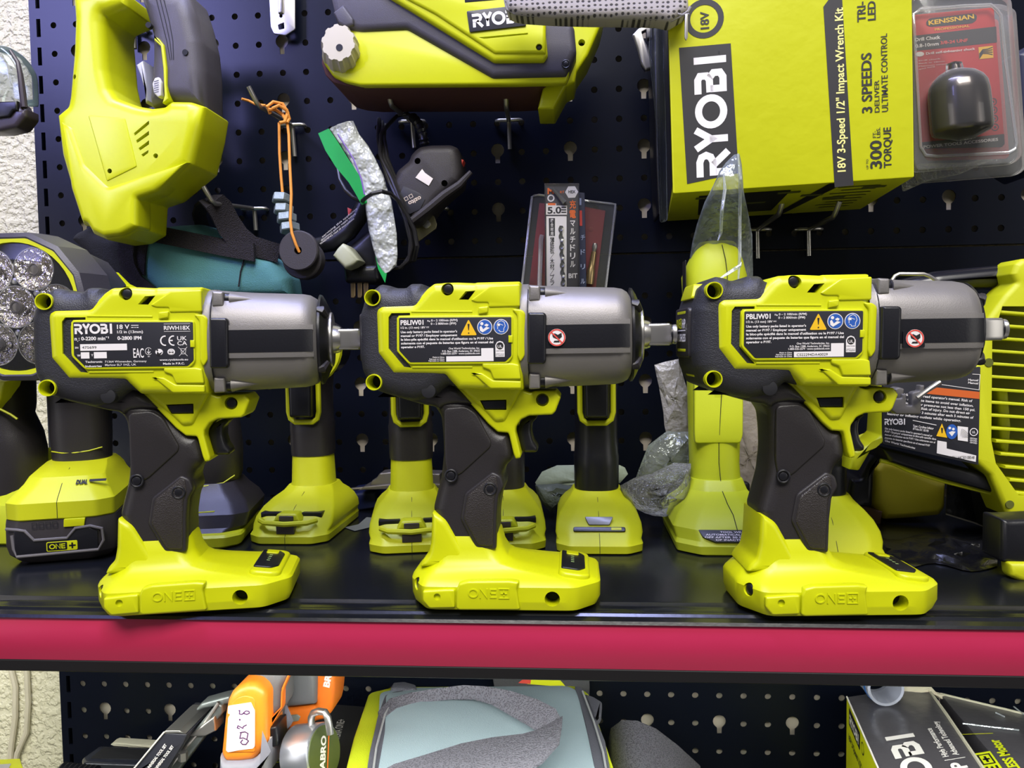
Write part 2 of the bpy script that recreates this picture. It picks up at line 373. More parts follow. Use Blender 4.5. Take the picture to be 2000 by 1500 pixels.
rl=[(-358,ZS-5.2)]+[(-361.5-2.2*math.sin(math.pi*i/8),ZS-5.6-i*3.35) for i in range(9)]+[(-357,ZS-32.6),(-354,ZS-32.6),(-354,ZS-5.2)]
prof(rl,RAIL,'price_rail')
prof([(-361,ZS-32.4),(-361.6,ZS-33.2),(-361.2,ZS-39.6),(-360.2,ZS-40.4),(-350,ZS-40.4),(-350,ZS-32.4)],M('black_rail_lip',(.010,.009,.010),.6,spec=.3),'rail_lip')
t=T('shelf','black lower shelf board that the boxes and bag below stand on','shelf',(-654,-355,-790))
SHX=(-654,520); prof([(-1,-760),(-370,-760),(-372,-763),(-370,-785),(-1,-785)],BSH,'shelf_board')

# ================================================ impact wrenches
XC,YM=-132.67,-322.
def W3(p,d):   # crop A (photo 650..1350 x 500..900, x.35) -> local (x,z) at local depth d
    out=[]
    for x,y in p: q=U(650+x*.35,500+y*.35,Y=YM+d); out.append((q.x-XC,q.z-ZS))
    return out
def W4(p,d): return W3([(x,y+1000) for x,y in p],d)
def wrench(label,x,y,rz,kind):
    t=T('impact_wrench',label,'impact wrench',(x,y,ZS+.3),rz,'impact wrenches in the front row',local=True)
    D=33.
    # rear cover (rubber over-mould)
    o=rnd(W3([(146,335),(158,300),(178,222),(262,158),(318,168),(335,180),(402,180),(420,165),(432,156),(495,155),(520,185),(700,200),(900,300),(900,700),(720,745),(640,725),(560,795),(450,812),(385,802),(290,775),(205,740),(160,640),(148,560)],-26),1.5,3)
    hol=[]; H=[W3([(232,238)],-28)[0],W3([(240,705)],-28)[0]]
    for hx,hz in H:
        hol.append(B().cyl((hx,-60,hz),(hx,-16,hz),4.2,n=24))
    cov=t.p('rear_cover',B().slab(o,-D+1,D-1,11,seg=5),DRKT,cut=hol,label='dark textured rubber rear cover')
    for hx,hz in H:
        b=B(); n=24
        R=[[(hx+r*math.cos(6.28318*i/n),yy-max(0,(-hx-42)*-.0),hz+r*math.sin(6.28318*i/n)) for i in range(n)] for r,yy in ((4.15,-17),(5.0,-D+2.),(4.9,-D-.3),(4.3,-D-.3),(3.8,-17))]
        b.rings(R,closed=True); t.p('bolt_sleeve',b,YEL); t.p('bolt_bore',B().cyl((hx,-20,hz),(hx,-17,hz),4,n=20),BLKM)
    # heel: back face with logo
    bx=min(p[0] for p in o)
    zc=W3([(150,440)],-26)[0][1]; back=frame((bx,0,zc),(0,-1,0),(0,0,1))
    hp=t.p('rear_band',B(back).slab(rrect(-19,19,-17,13,3),-1.6,6,1.2),DRK)
    b=B(back); b.one(-14,1,5.4,15,t=-1.8,lw=.2); t.p('lettering',b,YEL,hp)
    b=B(back); b.text('HP',3,1,5.4,t=-1.8,w=10,bold=.03); b.poly(rrect(-14,13,-.9,-.3),-1.8); b.text('BRUSHLESS',-13,-7.2,4.6,t=-1.8,w=26,bold=.03); t.p('lettering',b,WHT,hp)
    for z0,z1,s_ in ((18,27,-1),(-29,-20,1)):
        zt,zb=(z1,z0) if s_<0 else (z1,z0)
        q=[(-16,z0),(16,z0),(13 if s_<0 else 16,z1),(-13 if s_<0 else -16,z1)] if s_<0 else [(-12,z0),(12,z0),(16,z1),(-16,z1)]
        b=B(back).slab(rnd(q,2),-.4,14,.6)
        b.xf(lambda v:Vector((v.x+.5+max(0,abs(v.z-zc)-15)*.27,v.y,v.z))); t.p('rear_vent',b,YEL)
    for z in (10.2,-12.6): t.p('rear_slot',B(back).slab(rrect(-12,12,z-.8,z+.8,.5),-1.75,0,.1),YEL,hp)
    # yellow housing
    hs=W3([(230,320),(238,292),(268,272),(450,266),(520,185),(560,155),(600,153),(620,150),(690,148),(790,152),(800,148),(1045,142),(1050,295),(1088,300),(1085,560),(1060,600),(1062,752),(700,748),(625,672),(332,668),(240,548)],-D)
    hs=rnd(hs,1.2,3)
    slot=W3([(312,345),(328,322),(432,320),(432,334),(370,336),(359,350),(359,533),(430,612),(440,626),(398,622),(312,520)],-D)
    vent=W3([(704,246),(742,200),(797,196),(758,247)],-D); sc=W3([(640,188)],-D)[0]; bt=W3([(820,812),(965,808),(965,862),(845,862)],-20)
    body=t.p('motor_housing',B().slab(hs,-D-.6,D+.6,5.5,seg=4),YEL,cut=[B().slab(slot,-60,-24),B().slab(vent,-60,-24),B().cyl((sc[0],-60,sc[1]),(sc[0],-27,sc[1]),3.8)])
    t.p('vent_core',B().slab(rnd(W3([(305,318),(440,318),(445,630),(395,630),(305,525)],-D),1),-26,-24.2).slab(W3([(700,190),(800,190),(800,252),(700,252)],-D),-26.,-24.2),BLKM)
    t.p('screw',B().cyl((sc[0],-27,sc[1]),(sc[0],-31,sc[1]),2.9,bev=.6),BLK)
    # relief: outer band and right-hand blocks
    rim=W3([(250,318),(266,290),(300,283),(1000,283),(1050,300),(1072,330),(1070,560),(1040,592),(1000,640),(345,650),(262,545)],-D)
    rim_i=W3([(300,335),(318,312),(440,308),(985,308),(1022,330),(1022,560),(985,606),(440,634),(392,634),(300,522)],-D)
    b=B(); y0=-D-1.9
    for pp,qq in ((rnd(W3([(1000,300),(1050,300),(1075,320),(1072,560),(1048,595),(1030,560),(1030,335)],-D),1.5),-D-1.7),
                  (rnd(W3([(780,655),(835,655),(895,695),(1052,700),(1052,742),(880,742)],-D),1),-D-1.6),
                  (rnd(W3([(835,600),(1000,600),(1040,608),(1050,690),(900,690),(880,640),(838,625)],-D),1),-D-2.2),
                  (rnd(W3([(770,250),(880,170),(1045,160),(1045,285),(870,290),(870,262),(800,262)],-D),1.2),-D-1.5)):
        b.slab(pp,qq,-D+2,.9)
    b.slab(rnd(W3([(815,290),(870,284),(866,320),(815,330)],-D),.8),-D-2.6,-D+2,.7)
    for q in ([(440,309),(780,309),(780,318),(440,318)],[(445,617),(780,617),(780,627),(445,627)]): b.slab(W3(q,-D),-D-1.1,-D+2,.3)
    t.p('moulded_ribs',b,YEL,body)
    # label plate
    fr=rnd(W3([(360,368),(372,338),(1006,334),(1006,568),(972,604),(429,608),(361,534)],-D),2,4)
    t.p('label_frame',B().slab(fr,-D-2.1,-D+6,.5),YEL)
    pl=rnd(W3([(374,348),(998,344),(998,560),(965,592),(435,596),(375,530)],-D),.8,3)
    lab=t.p('rating_label',B().slab(pl,-D-2.3,-D+2,.15),LAB,label='black rating label with white print')
    t.p('label_clip',B().slab(W3([(982,446),(1006,446),(1006,486),(982,486)],-D),-D-3,-D,.4),YEL)
    x0,z0=W3([(365,340)],-D)[0]; x1,z1=W3([(1003,600)],-D)[0]; LW,LH=x1-x0,z0-z1
    tw=B(); ty=-D-2.5
    if kind==1:   # crop 120..400 x 610..730 of the photo, label box (140,115)-(1845,745) there
        X=lambda u:x0+.3+(u-135)/1710*(LW-.6); Z=lambda v_:z0-.3-(v_-112)/635*(LH-.8)
        tw.logo(X(165),Z(285),abs(Z(150)-Z(285)),X(695)-X(165),t=ty)
        def tx(s_,u,v_,h,u2=None,al='l',bo=.02): tw.text(s_,X(u),Z(v_),abs(Z(0)-Z(h)),t=ty,w=(X(u2)-X(u)) if u2 else None,al=al,bold=bo)
        tx('18 V',765,222,60,940); tx('1/2 in (13mm)',765,280,38,1130); tx('n : 0-2200 min\u207b\u00b9',165,368,48,645,bo=.03); tx('o',200,385,18); tx('0-2800 IPM',765,368,48,1105,bo=.03)
        tx('RIWH18X',1430,242,56,1805); tx('SN',165,478,26); tx('W',190,585,30); tx('Y',385,582,30)
        for u0,u1,v0,v1 in ((1430,1810,160,165),(1430,1810,262,267),(965,1070,172,181),(965,1000,200,209),(1010,1030,200,209),(1040,1070,200,209),(238,895,420,508),(243,362,528,612),(425,605,528,612)):
            tw.poly([(X(u0),Z(v1)),(X(u1),Z(v1)),(X(u1),Z(v0)),(X(u0),Z(v0))],ty)
        tx('Techtronic',300,670,28,540); tx('Industries',300,728,28,528); tx('71364 Winnenden, Germany',575,672,28,1165,bo=.005); tx('Marlow SL7 1HZ, UK',575,716,28,1015,bo=.005)
        tx('www.ryobitools.eu',1350,658,26,1760); tx('Made in P.R.C.',1400,712,28,1710)
        tx('EAC',980,610,130,1130,bo=.01); tx('UK',1615,385,58,1755,bo=.01); tx('CA',1615,452,58,1755,bo=.01)
        arc=lambda u,v_,r,a0,a1:[(X(u)+abs(X(r)-X(0))*math.cos(a0+(a1-a0)*i/12),Z(v_)+abs(Z(r)-Z(0))*math.sin(a0+(a1-a0)*i/12)) for i in range(13)]
        tw.stroke(arc(1440,388,62,1.4,4.9),.75,ty); tw.stroke(arc(1560,388,62,1.4,4.9),.75,ty); tw.poly([(X(1500),Z(395)),(X(1550),Z(395)),(X(1550),Z(378)),(X(1500),Z(378))],ty)
        tw.stroke(arc(1200,528,48,.7,5.6),.25,ty); tw.stroke([(X(1200),Z(495)),(X(1200),Z(560))],.3,ty); tw.stroke([(X(1175),Z(530)),(X(1200),Z(560)),(X(1225),Z(530))],.3,ty); tx('021',1185,605,14)
        for u in (1350,1522): tw.poly(circ(X(u),Z(540),2.15,24,1.9),ty)
        for q in ([(1625,475),(1755,600)],[(1755,475),(1635,600)],[(1660,500),(1670,570),(1725,570),(1735,500),(1655,500)]): tw.stroke([(X(a_),Z(c_)) for a_,c_ in q],.22,ty)
        t.p('label_print',tw,WHT,lab,sharp=None)
        bk=B(); bk.text('475699',X(265),Z(480),abs(Z(0)-Z(34)),t=ty-.1,w=X(465)-X(265),bold=.0)
        bk.poly(circ(X(1325),Z(515),.55),ty-.1).poly([(X(1310),Z(575)),(X(1325),Z(530)),(X(1350),Z(560)),(X(1400),Z(535)),(X(1370),Z(575)),(X(1335),Z(590))],ty-.1)
        bk.poly(rrect(X(1490),X(1518),Z(552),Z(538)),ty-.1).poly(rrect(X(1526),X(1554),Z(552),Z(538)),ty-.1); bk.stroke(circ(X(1522),Z(545),1.35,18,1.5),.12,ty-.1,closed=True)
        t.p('label_print',bk,PBLK,lab,sharp=None)
    else:         # crop 760..1020 x 600..720 of the photo
        X=lambda u:x0+.3+(u-125)/1735*(LW-.6); Z=lambda v_:z0-.3-(v_-140)/695*(LH-.8)
        def tx(s_,u,v_,h,u2=None,al='l',bo=.02,B_=None): (B_ or tw).text(s_,X(u),Z(v_),abs(Z(0)-Z(h)),t=ty,w=(X(u2)-X(u)) if u2 else None,al=al,bold=bo)
        tx('PBLIW01',165,262,72,520,bo=.03); tx('n\u2080 0 \u2013 2 100/min (RPM)',580,218,32,1045); tx('0 \u2013 2 800/min (IPM)',632,266,32,1022)
        tx('1/2 in. (13 mm) 18V',165,318,32,548); tw.poly(rrect(X(560),X(605),Z(298),Z(293)),ty); tw.poly(rrect(X(560),X(605),Z(310),Z(306)),ty)
        for i,(s_,u2) in enumerate((("Use only battery packs listed in operator's",1035),('manual or P197 / Employer uniquement',1035),("le bloc-pile sp\u00e9cifi\u00e9 dans le manuel d'utilisation ou le P197 / Use",1582),('solamente con el paquete de baterias que figura en el manual del',1585),('operador o P197.',530))): tx(s_,165,383+i*55.5,34,u2,bo=.03)
        tx('One World Technologies, Inc.',900,632,28,1378); tx('P.O. Box 1288, Anderson, SC 29622',800,672,28,1378); tx('1-800-525-2579 \u00b7 www.ryobitools.com',780,708,28,1378)
        tx('Made in China',650,755,20,832); tx('Fabriqu\u00e9 en Chine',600,782,20,832); tx('Fabricado en China',588,808,20,832)
        tw.poly([(X(860),Z(812)),(X(1585),Z(812)),(X(1585),Z(622)),(X(1398),Z(622)),(X(1398),Z(735)),(X(860),Z(735))],ty)
        ulp=[(X(1615),Z(752)),(X(1755),Z(752)),(X(1755),Z(580)),(X(1730),Z(535)),(X(1685),Z(518)),(X(1640),Z(535)),(X(1615),Z(580))]
        tw.poly(ulp,ty)
        for u in (1458,1706): tw.poly(circ(X(u),Z(312),(X(115)-X(0)),28,abs(Z(113)-Z(0))),ty)
        t.p('label_print',tw,WHT,lab,sharp=None)
        bk=B(); bk.poly(circ(X(1685),Z(590),abs(X(54)-X(0)),22),ty-.1)
        for i,v_ in enumerate((672,715,737)): bk.text(('CERTIFIED','SAFETY US-CA','E190094')[i],X(1622),Z(v_),.6,t=ty-.1,w=X(1748)-X(1622),bold=0)
        bk.poly([(X(1197),Z(262)),(X(1227),Z(262)),(X(1217),Z(355)),(X(1207),Z(355))],ty-.2).poly(circ(X(1212),Z(396),.42,12),ty-.2)
        if kind==3: bk.text('CS22294DA40029',X(900),Z(795),abs(Z(0)-Z(38)),t=ty-.1,w=X(1350)-X(900),bold=0)
        t.p('label_print',bk,PBLK,lab,sharp=None)
        ay=B().poly(rnd([(X(1085),Z(430)),(X(1338),Z(430)),(X(1212),Z(195))],1.0),ty-.05); t.p('warning_triangle',ay,PYEL,lab,sharp=None)
        bl=B()
        for u in (1458,1706): bl.poly(circ(X(u),Z(312),(X(104)-X(0)),28,abs(Z(102)-Z(0))),ty-.1)
        t.p('blue_symbol',bl,PBLU,lab,sharp=None)
        ww=B(); ww.poly(circ(X(1415),Z(262),.95),ty-.2).poly([(X(1380),Z(310)),(X(1405),Z(292)),(X(1435),Z(345)),(X(1480),Z(310)),(X(1535),Z(325)),(X(1450),Z(375)),(X(1425),Z(390)),(X(1385),Z(365))],ty-.2)
        ww.poly([(X(1450),Z(285)),(X(1485),Z(262)),(X(1520),Z(280)),(X(1500),Z(305)),(X(1470),Z(300))],ty-.25)
        ww.stroke([(X(a_),Z(c_)) for a_,c_ in ((1655,345),(1655,300),(1640,280),(1665,245),(1710,222),(1755,245),(1770,300),(1750,335),(1745,385),(1690,385),(1685,365),(1660,360))],.32,ty-.2)
        ww.poly(rrect(X(1640),X(1690),Z(300),Z(265)),ty-.2); ww.stroke([(X(1690),Z(272)),(X(1738),Z(290))],.3,ty-.2); ww.text('UL',X(1650),Z(618),abs(Z(0)-Z(42)),t=ty-.2,w=X(1720)-X(1650))
        t.p('label_print',ww,WHT,lab,sharp=None)
    # trigger frame
    tf=W3([(600,672),(640,668),(1062,700),(1062,752),(1100,765),(1130,757),(1245,757),(1272,792),(1243,870),(1225,888),(1095,893),(1050,915),(1022,958),(1020,985),(1050,1110),(1047,1130),(1020,1135),(1008,1105),(985,1005),(978,990),(920,985),(870,942),(760,818),(700,745)],-18)
    bs=W3([(1170,805)],-18)[0]; btc=[W3(bt_,-18) if False else None for bt_ in ()]
    bq=W3([(818,810),(967,806),(967,864),(843,864)],-24)
    tfr=t.p('trigger_frame',B().slab(rnd(tf,.8,3),-19,19,1.5,seg=3),YEL,cut=[B().cyl((bs[0],-40,bs[1]),(bs[0],-15,bs[1]),4.0),B().slab(bq,-40,-16.2)])
    t.p('shoulder',B().slab(rnd(W3([(640,668),(1055,690),(1055,752),(1040,775),(1000,850),(960,930),(900,935),(850,880),(700,745)],-24),2,3),-21.5,21.5,3.8,seg=4),YEL,tfr,cut=[B().slab(bq,-40,-16.2)])
    t.p('direction_button',B().slab(rnd(W3([(822,815),(963,811),(963,860),(848,860)],-24),.6),-20.5,-14,.6),BLK); t.p('screw',B().cyl((bs[0],-15,bs[1]),(bs[0],-18.2,bs[1]),3,bev=.6),BLK)
    # handle
    hd=W3([(600,760),(760,800),(930,980),(985,985),(1010,1090),(1005,1140),(960,1180),(945,1230),(962,1290),(935,1340),(918,1450),(918,1650),(900,1690),(600,1690),(560,1440),(555,1410),(575,1330),(600,1230),(612,1100),(608,1000),(595,890),(556,838),(556,780)],-17)
    hb=t.p('handle',B().slab(rnd(hd,3,3),-18.5,18.5,8.5,seg=5),DRK)
    t.p('collar',B().slab(rnd(W3([(300,735),(640,690),(740,770),(810,850),(760,838),(680,836),(620,846),(590,868),(560,845),(500,836),(385,803),(310,778)],-21),2),-21,21,6,seg=4),DRK,hb)
    t.p('thumb_panel',B().slab(rnd(W3([(620,850),(740,840),(800,880),(885,1040),(880,1070),(710,1225),(640,1235),(625,1150)],-19),3),-19.6,-12,1.2),DRK,hb)
    t.p('palm_panel',B().slab(rnd(W4([(890,205),(735,325),(712,470),(800,635),(912,642),(914,460),(925,340),(955,290),(940,230)],-19),2),-19.9,-12,1.4),DRK,hb)
    t.p('textured_insert',B().slab(rnd(W4([(885,225),(752,335),(730,468),(812,618),(895,625),(900,450),(905,345),(925,300),(915,225)],-19),2),-20.6,-12,1.2),GRIP,hb)
    for q,r in (((535,757),4.4),((612,0),0)):
        if r: c=W3([q],-30)[0]; t.p('screw_recess',B().cyl((c[0],-31.0,c[1]),(c[0],-24,c[1]),r,bev=.5),BLKM,hb)
    for q in ((660,228),(878,302)):
        c=W4([q],-20)[0]; t.p('screw',B().ring((c[0],-20.3,c[1]),3.6,.8).cyl((c[0],-20.8,c[1]),(c[0],-15,c[1]),2.6,bev=.5),BLK,hb)
    t.p('trigger',B().slab(rnd(W3([(1022,975),(1050,925),(1090,900),(1145,900),(1112,935),(1108,985),(1120,1035),(1145,1070),(1143,1092),(1128,1100),(1062,1100),(1045,1060)],-8),1.5),-9,9,3),BLK)
    # yellow foot with the battery socket
    bo=rnd(W4([(552,428),(620,468),(640,490),(742,672),(762,683),(850,690),(912,676),(915,740),(480,740),(500,700),(532,668),(545,600)],-20),2,3)
    t.p('handle_socket',B().slab(bo,-21,21,4,seg=4),YEL)
    zz=lambda v_:W4([(0,v_)],-30)[0][1]; xx=lambda u:W4([(u,900)],-33)[0][0]
    def ring(z,u0,u1,hy,c0,c1):
        a,b_=xx(u0),xx(u1); return [(x_,y_,z) for x_,y_ in rnd([(a+c0,-hy),(b_-c1,-hy),(b_,-hy*.62),(b_,hy*.62),(b_-c1,hy),(a+c0,hy),(a,hy*.45),(a,-hy*.45)],4,3)]
    cuts=[B().cyl((W4([(1225,915)],-36)[0][0],-60,W4([(1225,915)],-36)[0][1]),(W4([(1225,915)],-36)[0][0],-24,W4([(1225,915)],-36)[0][1]),4.6)]
    hc=(xx(410)+5.0,-25.5,W4([(438,838)],-28)[0][1]); hn=Vector((-.88,-.47,0)); hp_=Vector(hc); cuts.append(B().cyl(hp_-hn*5,hp_+hn*12,3.9))
    rows=[ring(0,440,1440,33.5,13,12),ring(1.2,425,1475,36,12,13),ring(6,412,1497,37,11,15),ring(zz(825),410,1498,36.8,11,15),ring(zz(825)+1.8,416,1486,34.6,11,15),ring(zz(825)+3.4,428,1425,31.5,10,14),
          ring(zz(825)+5.2,446,1300,28,10,12),ring(zz(825)+7.4,472,1150,25,9,10),ring(zz(825)+10.2,500,1020,22.8,9,9),ring(zz(825)+13.5,521,965,21.4,8,8),ring(zz(825)+19,536,935,20,8,8),ring(zz(825)+27,545,918,18.4,7,7),ring(zz(560),548,900,17,7,7)]
    ft=t.p('battery_socket',B().rings(rows),YEL,cut=cuts,sharp=28)
    t.p('bore_shade',B().cyl((W4([(1225,915)],-36)[0][0],-26,W4([(1225,915)],-36)[0][1]),(W4([(1225,915)],-36)[0][0],-24,W4([(1225,915)],-36)[0][1]),4.4),BLKM,ft)
    t.p('screw',B().cyl(hp_-hn*5.2,hp_-hn*.8,3.2,bev=.6),BLK,ft)
    sh=W4([(582,905)],-39)[0]
    bp=B().slab(rnd(W4([(502,870),(640,862),(682,862),(682,965),(540,968),(502,925)],-38),1.2),-39,-33,1.2); t.p('screw_block',bp,YEL,ft,cut=[B().cyl((sh[0],-50,sh[1]),(sh[0],-34.5,sh[1]),2.1)])
    t.p('screw',B().cyl((sh[0],-36.5,sh[1]),(sh[0],-34,sh[1]),2,bev=.4),BLK,ft)
    bl=t.p('raised_block',B().slab(rnd(W4([(690,862),(705,828),(755,815),(985,812),(1040,820),(1028,860),(1045,968),(1035,976),(705,976),(690,965)],-38),1),-39.6,-33,1.4),YEL,ft)
    c=W4([(755,912)],-40)[0]; c2=W4([(982,862)],-40)[0]
    b=B(); b.one(c[0],c[1],c2[1]-c[1],c2[0]-c[0],t=-40.1,lw=.13); n0=len(b.v); vs=list(b.v); fs=list(b.f)
    b.add([(x_,-39.4,z_) for x_,y_,z_ in vs],[]); 
    ed={}
    for f_ in fs:
        for i in range(len(f_)): e=(f_[i],f_[(i+1)%len(f_)]); ed[tuple(sorted(e))]=ed.get(tuple(sorted(e)),0)+1
    b.f+=[(a_,c_,c_+n0,a_+n0) for (a_,c_),k in ed.items() if k==1]; t.p('raised_lettering',b,YEL,bl,sharp=30)
    # charge display on the sloping toe
    a=W4([(1240,706)],-4)[0]; a2=W4([(1410,770)],-4)[0]; dv=Vector((a2[0]-a[0],0,a2[1]-a[1])).normalized()
    px_,pz_=xx(1225),zz(825)+5.2; qx,qz=xx(1480),zz(825)+1.6
    dv=Vector((qx-px_,0,qz-pz_)).normalized(); fr_=frame((px_,0,pz_),(0,1,0),dv)   # a across, b down the toe
    top=lambda a_,b_,t_: tuple(Vector((px_,0,pz_))+Vector((0,a_,0))+dv*b_+Vector((-dv.z,0,dv.x))*-t_*(1 if dv.x>0 else -1))
    t.p('display_mount',B(top).slab(rnd([(-25,3.5),(22,3.5),(26,7),(26,18),(22,23),(-25,23),(-28,18),(-28,7)],3),-2.6,3,1.6),YEL,ft)
    dp=t.p('charge_display',B(top).slab(rnd([(-20,5),(20,5),(20,16),(14,20),(-14,20),(-20,16)],1.5),-3.6,-2,.6),BLK,ft,label='black charge display')
    t.p('display_key',B(top).slab(rrect(11,18,8,16,1.5),-4.2,-3,.4),YEL,dp)
    b=B(top)
    for i in range(4): b.poly(rrect(6-i*4.2,7.4-i*4.2,11,13),-3.75)
    t.p('display_mark',b,M('pale_green_print',(.35,.5,.2),.5),dp,sharp=None)
    # gear case
    zz3=lambda v_,d=-20:W3([(1300,v_)],d)[0][1]; xx3=lambda u,d=-24:W3([(u,450)],d)[0][0]
    GS=[(1048,146,748,33),(1090,146,748,33.5),(1094,150,746,34),(1175,157,743,35),(1300,165,738,35.5),(1450,170,733,35.5),(1580,175,728,35),(1620,182,720,34),(1650,200,705,32),(1668,225,680,29)]
    rows=[(xx3(u),zz3(v1),zz3(v0),hy,0) for u,v0,v1,hy in GS]
    gc=t.p('gear_case',B().rowx(rows,0,e=2.9,n=40),SIL,sharp=30)
    def skin(u0,u1,v0,v1,lift,name,mat,m_=5,lab=None,par=None,thick=1.2):
        # a patch that follows the round case between heights v0..v1
        b=B(); P=[]
        us=[u0+(u1-u0)*i/8 for i in range(9)]; vs_=[v0+(v1-v0)*i/m_ for i in range(m_+1)]
        def at(u,v_,l):
            for i in range(len(GS)-1):
                if GS[i][0]<=u<=GS[i+1][0] or i==len(GS)-2:
                    k=(u-GS[i][0])/(GS[i+1][0]-GS[i][0]); k=max(0,min(1,k)); g=[GS[i][j]*(1-k)+GS[i+1][j]*k for j in range(4)]; break
            zt,zb=zz3(g[1]),zz3(g[2]); zc_,hz=(zt+zb)/2,(zt-zb)/2; z_=zz3(v_); q=min(.999,abs((z_-zc_)/hz)); yy=g[3]*(1-q**2.9)**(1/2.9)
            return (xx3(u),-yy-l,z_)
        for l in (lift,lift-thick): P.append([[at(u,v_,l) for v_ in vs_] for u in us])
        n=len(vs_); A=[p for r in P[0] for p in r]; C=[p for r in P[1] for p in r]; k=len(A); fs=[]
        for i in range(8):
            for j in range(n-1): fs.append((i*n+j,(i+1)*n+j,(i+1)*n+j+1,i*n+j+1))
        bd=[j for j in range(n)]+[i*n+n-1 for i in range(1,9)]+[8*n+j for j in range(n-2,-1,-1)]+[i*n for i in range(7,0,-1)]
        fs+=[(bd[i],bd[(i+1)%len(bd)],bd[(i+1)%len(bd)]+k,bd[i]+k) for i in range(len(bd))]
        b.add(A+C,fs); return t.p(name,b,mat,par or gc,label=lab,sharp=50)
    skin(1050,1092,146.1,746,1.2,'seam_flange',SIL,12); skin(1091,1096,150,742,1.3,'seam_line',BLKM,14)
    skin(1192,1655,362,392,1.5,'case_ridge',SIL); skin(1192,1655,512,545,1.5,'case_ridge',SIL)
    st=skin(1192,1652,389,515,1.7,'side_strip',BLK,lab='black rubber side strip',par=t.o)
    t.p('strip_clamp',B().slab(rnd(W3([(1088,318),(1180,318),(1192,332),(1190,590),(1178,606),(1086,606)],-37),1.5),-38.2,-28,1.6),BLK,label='black clamp at the end of the side strip')
    for v0,v1 in ((168,258),(655,745)):
        t.p('bolt_boss',B().slab(rnd(W3([(1096,v0),(1158,v0+3),(1158,v1-3),(1096,v1)],-27),1),-31,-18,1.5),SIL,gc)
        c=W3([(1158,(v0+v1)/2)],-25)[0]; t.p('bolt',B().cyl((c[0]-2,-24,c[1]),(c[0]+3.2,-24,c[1]),3.9,bev=.6),BLK,gc)
        c2=W3([(1345,(v0+v1)/2+(3 if v0<400 else -6))],-25)[0]
        b=B(); 
        b.rings([[(c[0]+3,-24+5.6*math.cos(6.28318*k/12),c[1]+4.6*math.sin(6.28318*k/12)) for k in range(12)],[(c2[0],-24+1.*math.cos(6.28318*k/12),c2[1]+.4*math.sin(6.28318*k/12)) for k in range(12)]]); t.p('cast_rib',b,SIL,gc)
    zc_=zz3(448,-5); X_=lambda u:W3([(u,448)],0)[0][0]
    R=lambda u,r_: (X_(u),zc_-r_,zc_+r_,r_,0)
    t.p('nose',B().rowx([R(1655,29.5),R(1668,29.2),R(1685,26),R(1705,21),R(1712,17.5)],0,e=2.05,n=32),BLK,label='black tapered nose')
    for a_ in (40,140,220,320):
        b=B()
        ca,sa=math.cos(math.radians(a_)),math.sin(math.radians(a_)); b.tube([(X_(1660),-28.5*ca,zc_+28.5*sa),(X_(1675),-29*ca,zc_+29*sa),(X_(1700),-23*ca,zc_+23*sa)],[2.6,3,2],8); t.p('nose_lug',b,DRK)
    t.p('nose_washer',B().rowx([R(1703,16.6),R(1706,17.8),R(1722,17.8),R(1727,16.4)],0,e=2,n=36),STEEL)
    t.p('anvil_shaft',B().rowx([R(1720,9.5),R(1748,9),R(1768,8.2)],0,e=2,n=24),STEEL)
    hw=6.9
    an=t.p('square_drive',B().rowx([(X_(1760),zc_-hw,zc_+hw,hw,0),(X_(1775),zc_-hw,zc_+hw,hw,0),(X_(1872),zc_-hw,zc_+hw,hw,0),(X_(1884),zc_-hw+.9,zc_+hw-.9,hw-.9,0)],0,e=9,n=32),STEEL,label='square steel drive')
    t.p('friction_ring',B().rowx([R(1880,5),R(1882,6.2),R(1892,6.4),R(1894,5)],0,e=2),BLK,an); t.p('drive_tip',B().rowx([R(1890,5.6),R(1903,6.2),R(1914,6.2),R(1920,5.2)],0,e=2.4),STEEL,an)
    if kind!=1:
        px=1250 if kind==2 else 1262; pv=458 if kind==2 else 492; c=W3([(px,pv)],-38)[0]; yy=-38.2
        if kind==3: t.p('sticker_backing',B().slab(rrect(c[0]-6.5,c[0]+5.8,c[1]-5.2,c[1]+4.5,1),yy+.4,yy+1.4),BLK,st)
        a_=t.p('warning_sticker',B().poly(circ(c[0],c[1],5.1,28),yy).poly(circ(c[0],c[1],5.1,28),yy+.5),WHT,st)
        r_=B().stroke(circ(c[0],c[1],4.6,28),.8,yy-.1,closed=True).stroke([(c[0]-3.2,c[1]+3.2),(c[0]+3.2,c[1]-3.2)],.8,yy-.25); t.p('red_ring',r_,PRED,a_,sharp=None)
        k_=B().poly([(c[0]-2.6,c[1]+1.5),(c[0]-1.2,c[1]+2.6),(c[0]+.6,c[1]+1.6),(c[0]+2.8,c[1]+2.8),(c[0]+3,c[1]+.4),(c[0]+1,c[1]-1.2),(c[0]-1,c[1]-.4),(c[0]-2.2,c[1]+.2)],yy-.15).poly([(c[0]-2,c[1]-2.8),(c[0]+1.6,c[1]-2.8),(c[0]+1.2,c[1]-1.8),(c[0]-1.4,c[1]-1.8)],yy-.15); t.p('hand_symbol',k_,PBLK,a_,sharp=None)
    return t
wrench('yellow impact wrench in front at the left, label with large white maker lettering',-331.0,-334.9,math.radians(12.5),1)
wrench('middle yellow impact wrench of the front row, blank white field on its label',XC,YM,0,2)
wrench('yellow impact wrench in front at the right, lettering on its rear cover visible',66.3,-325.5,math.radians(3.5),3)
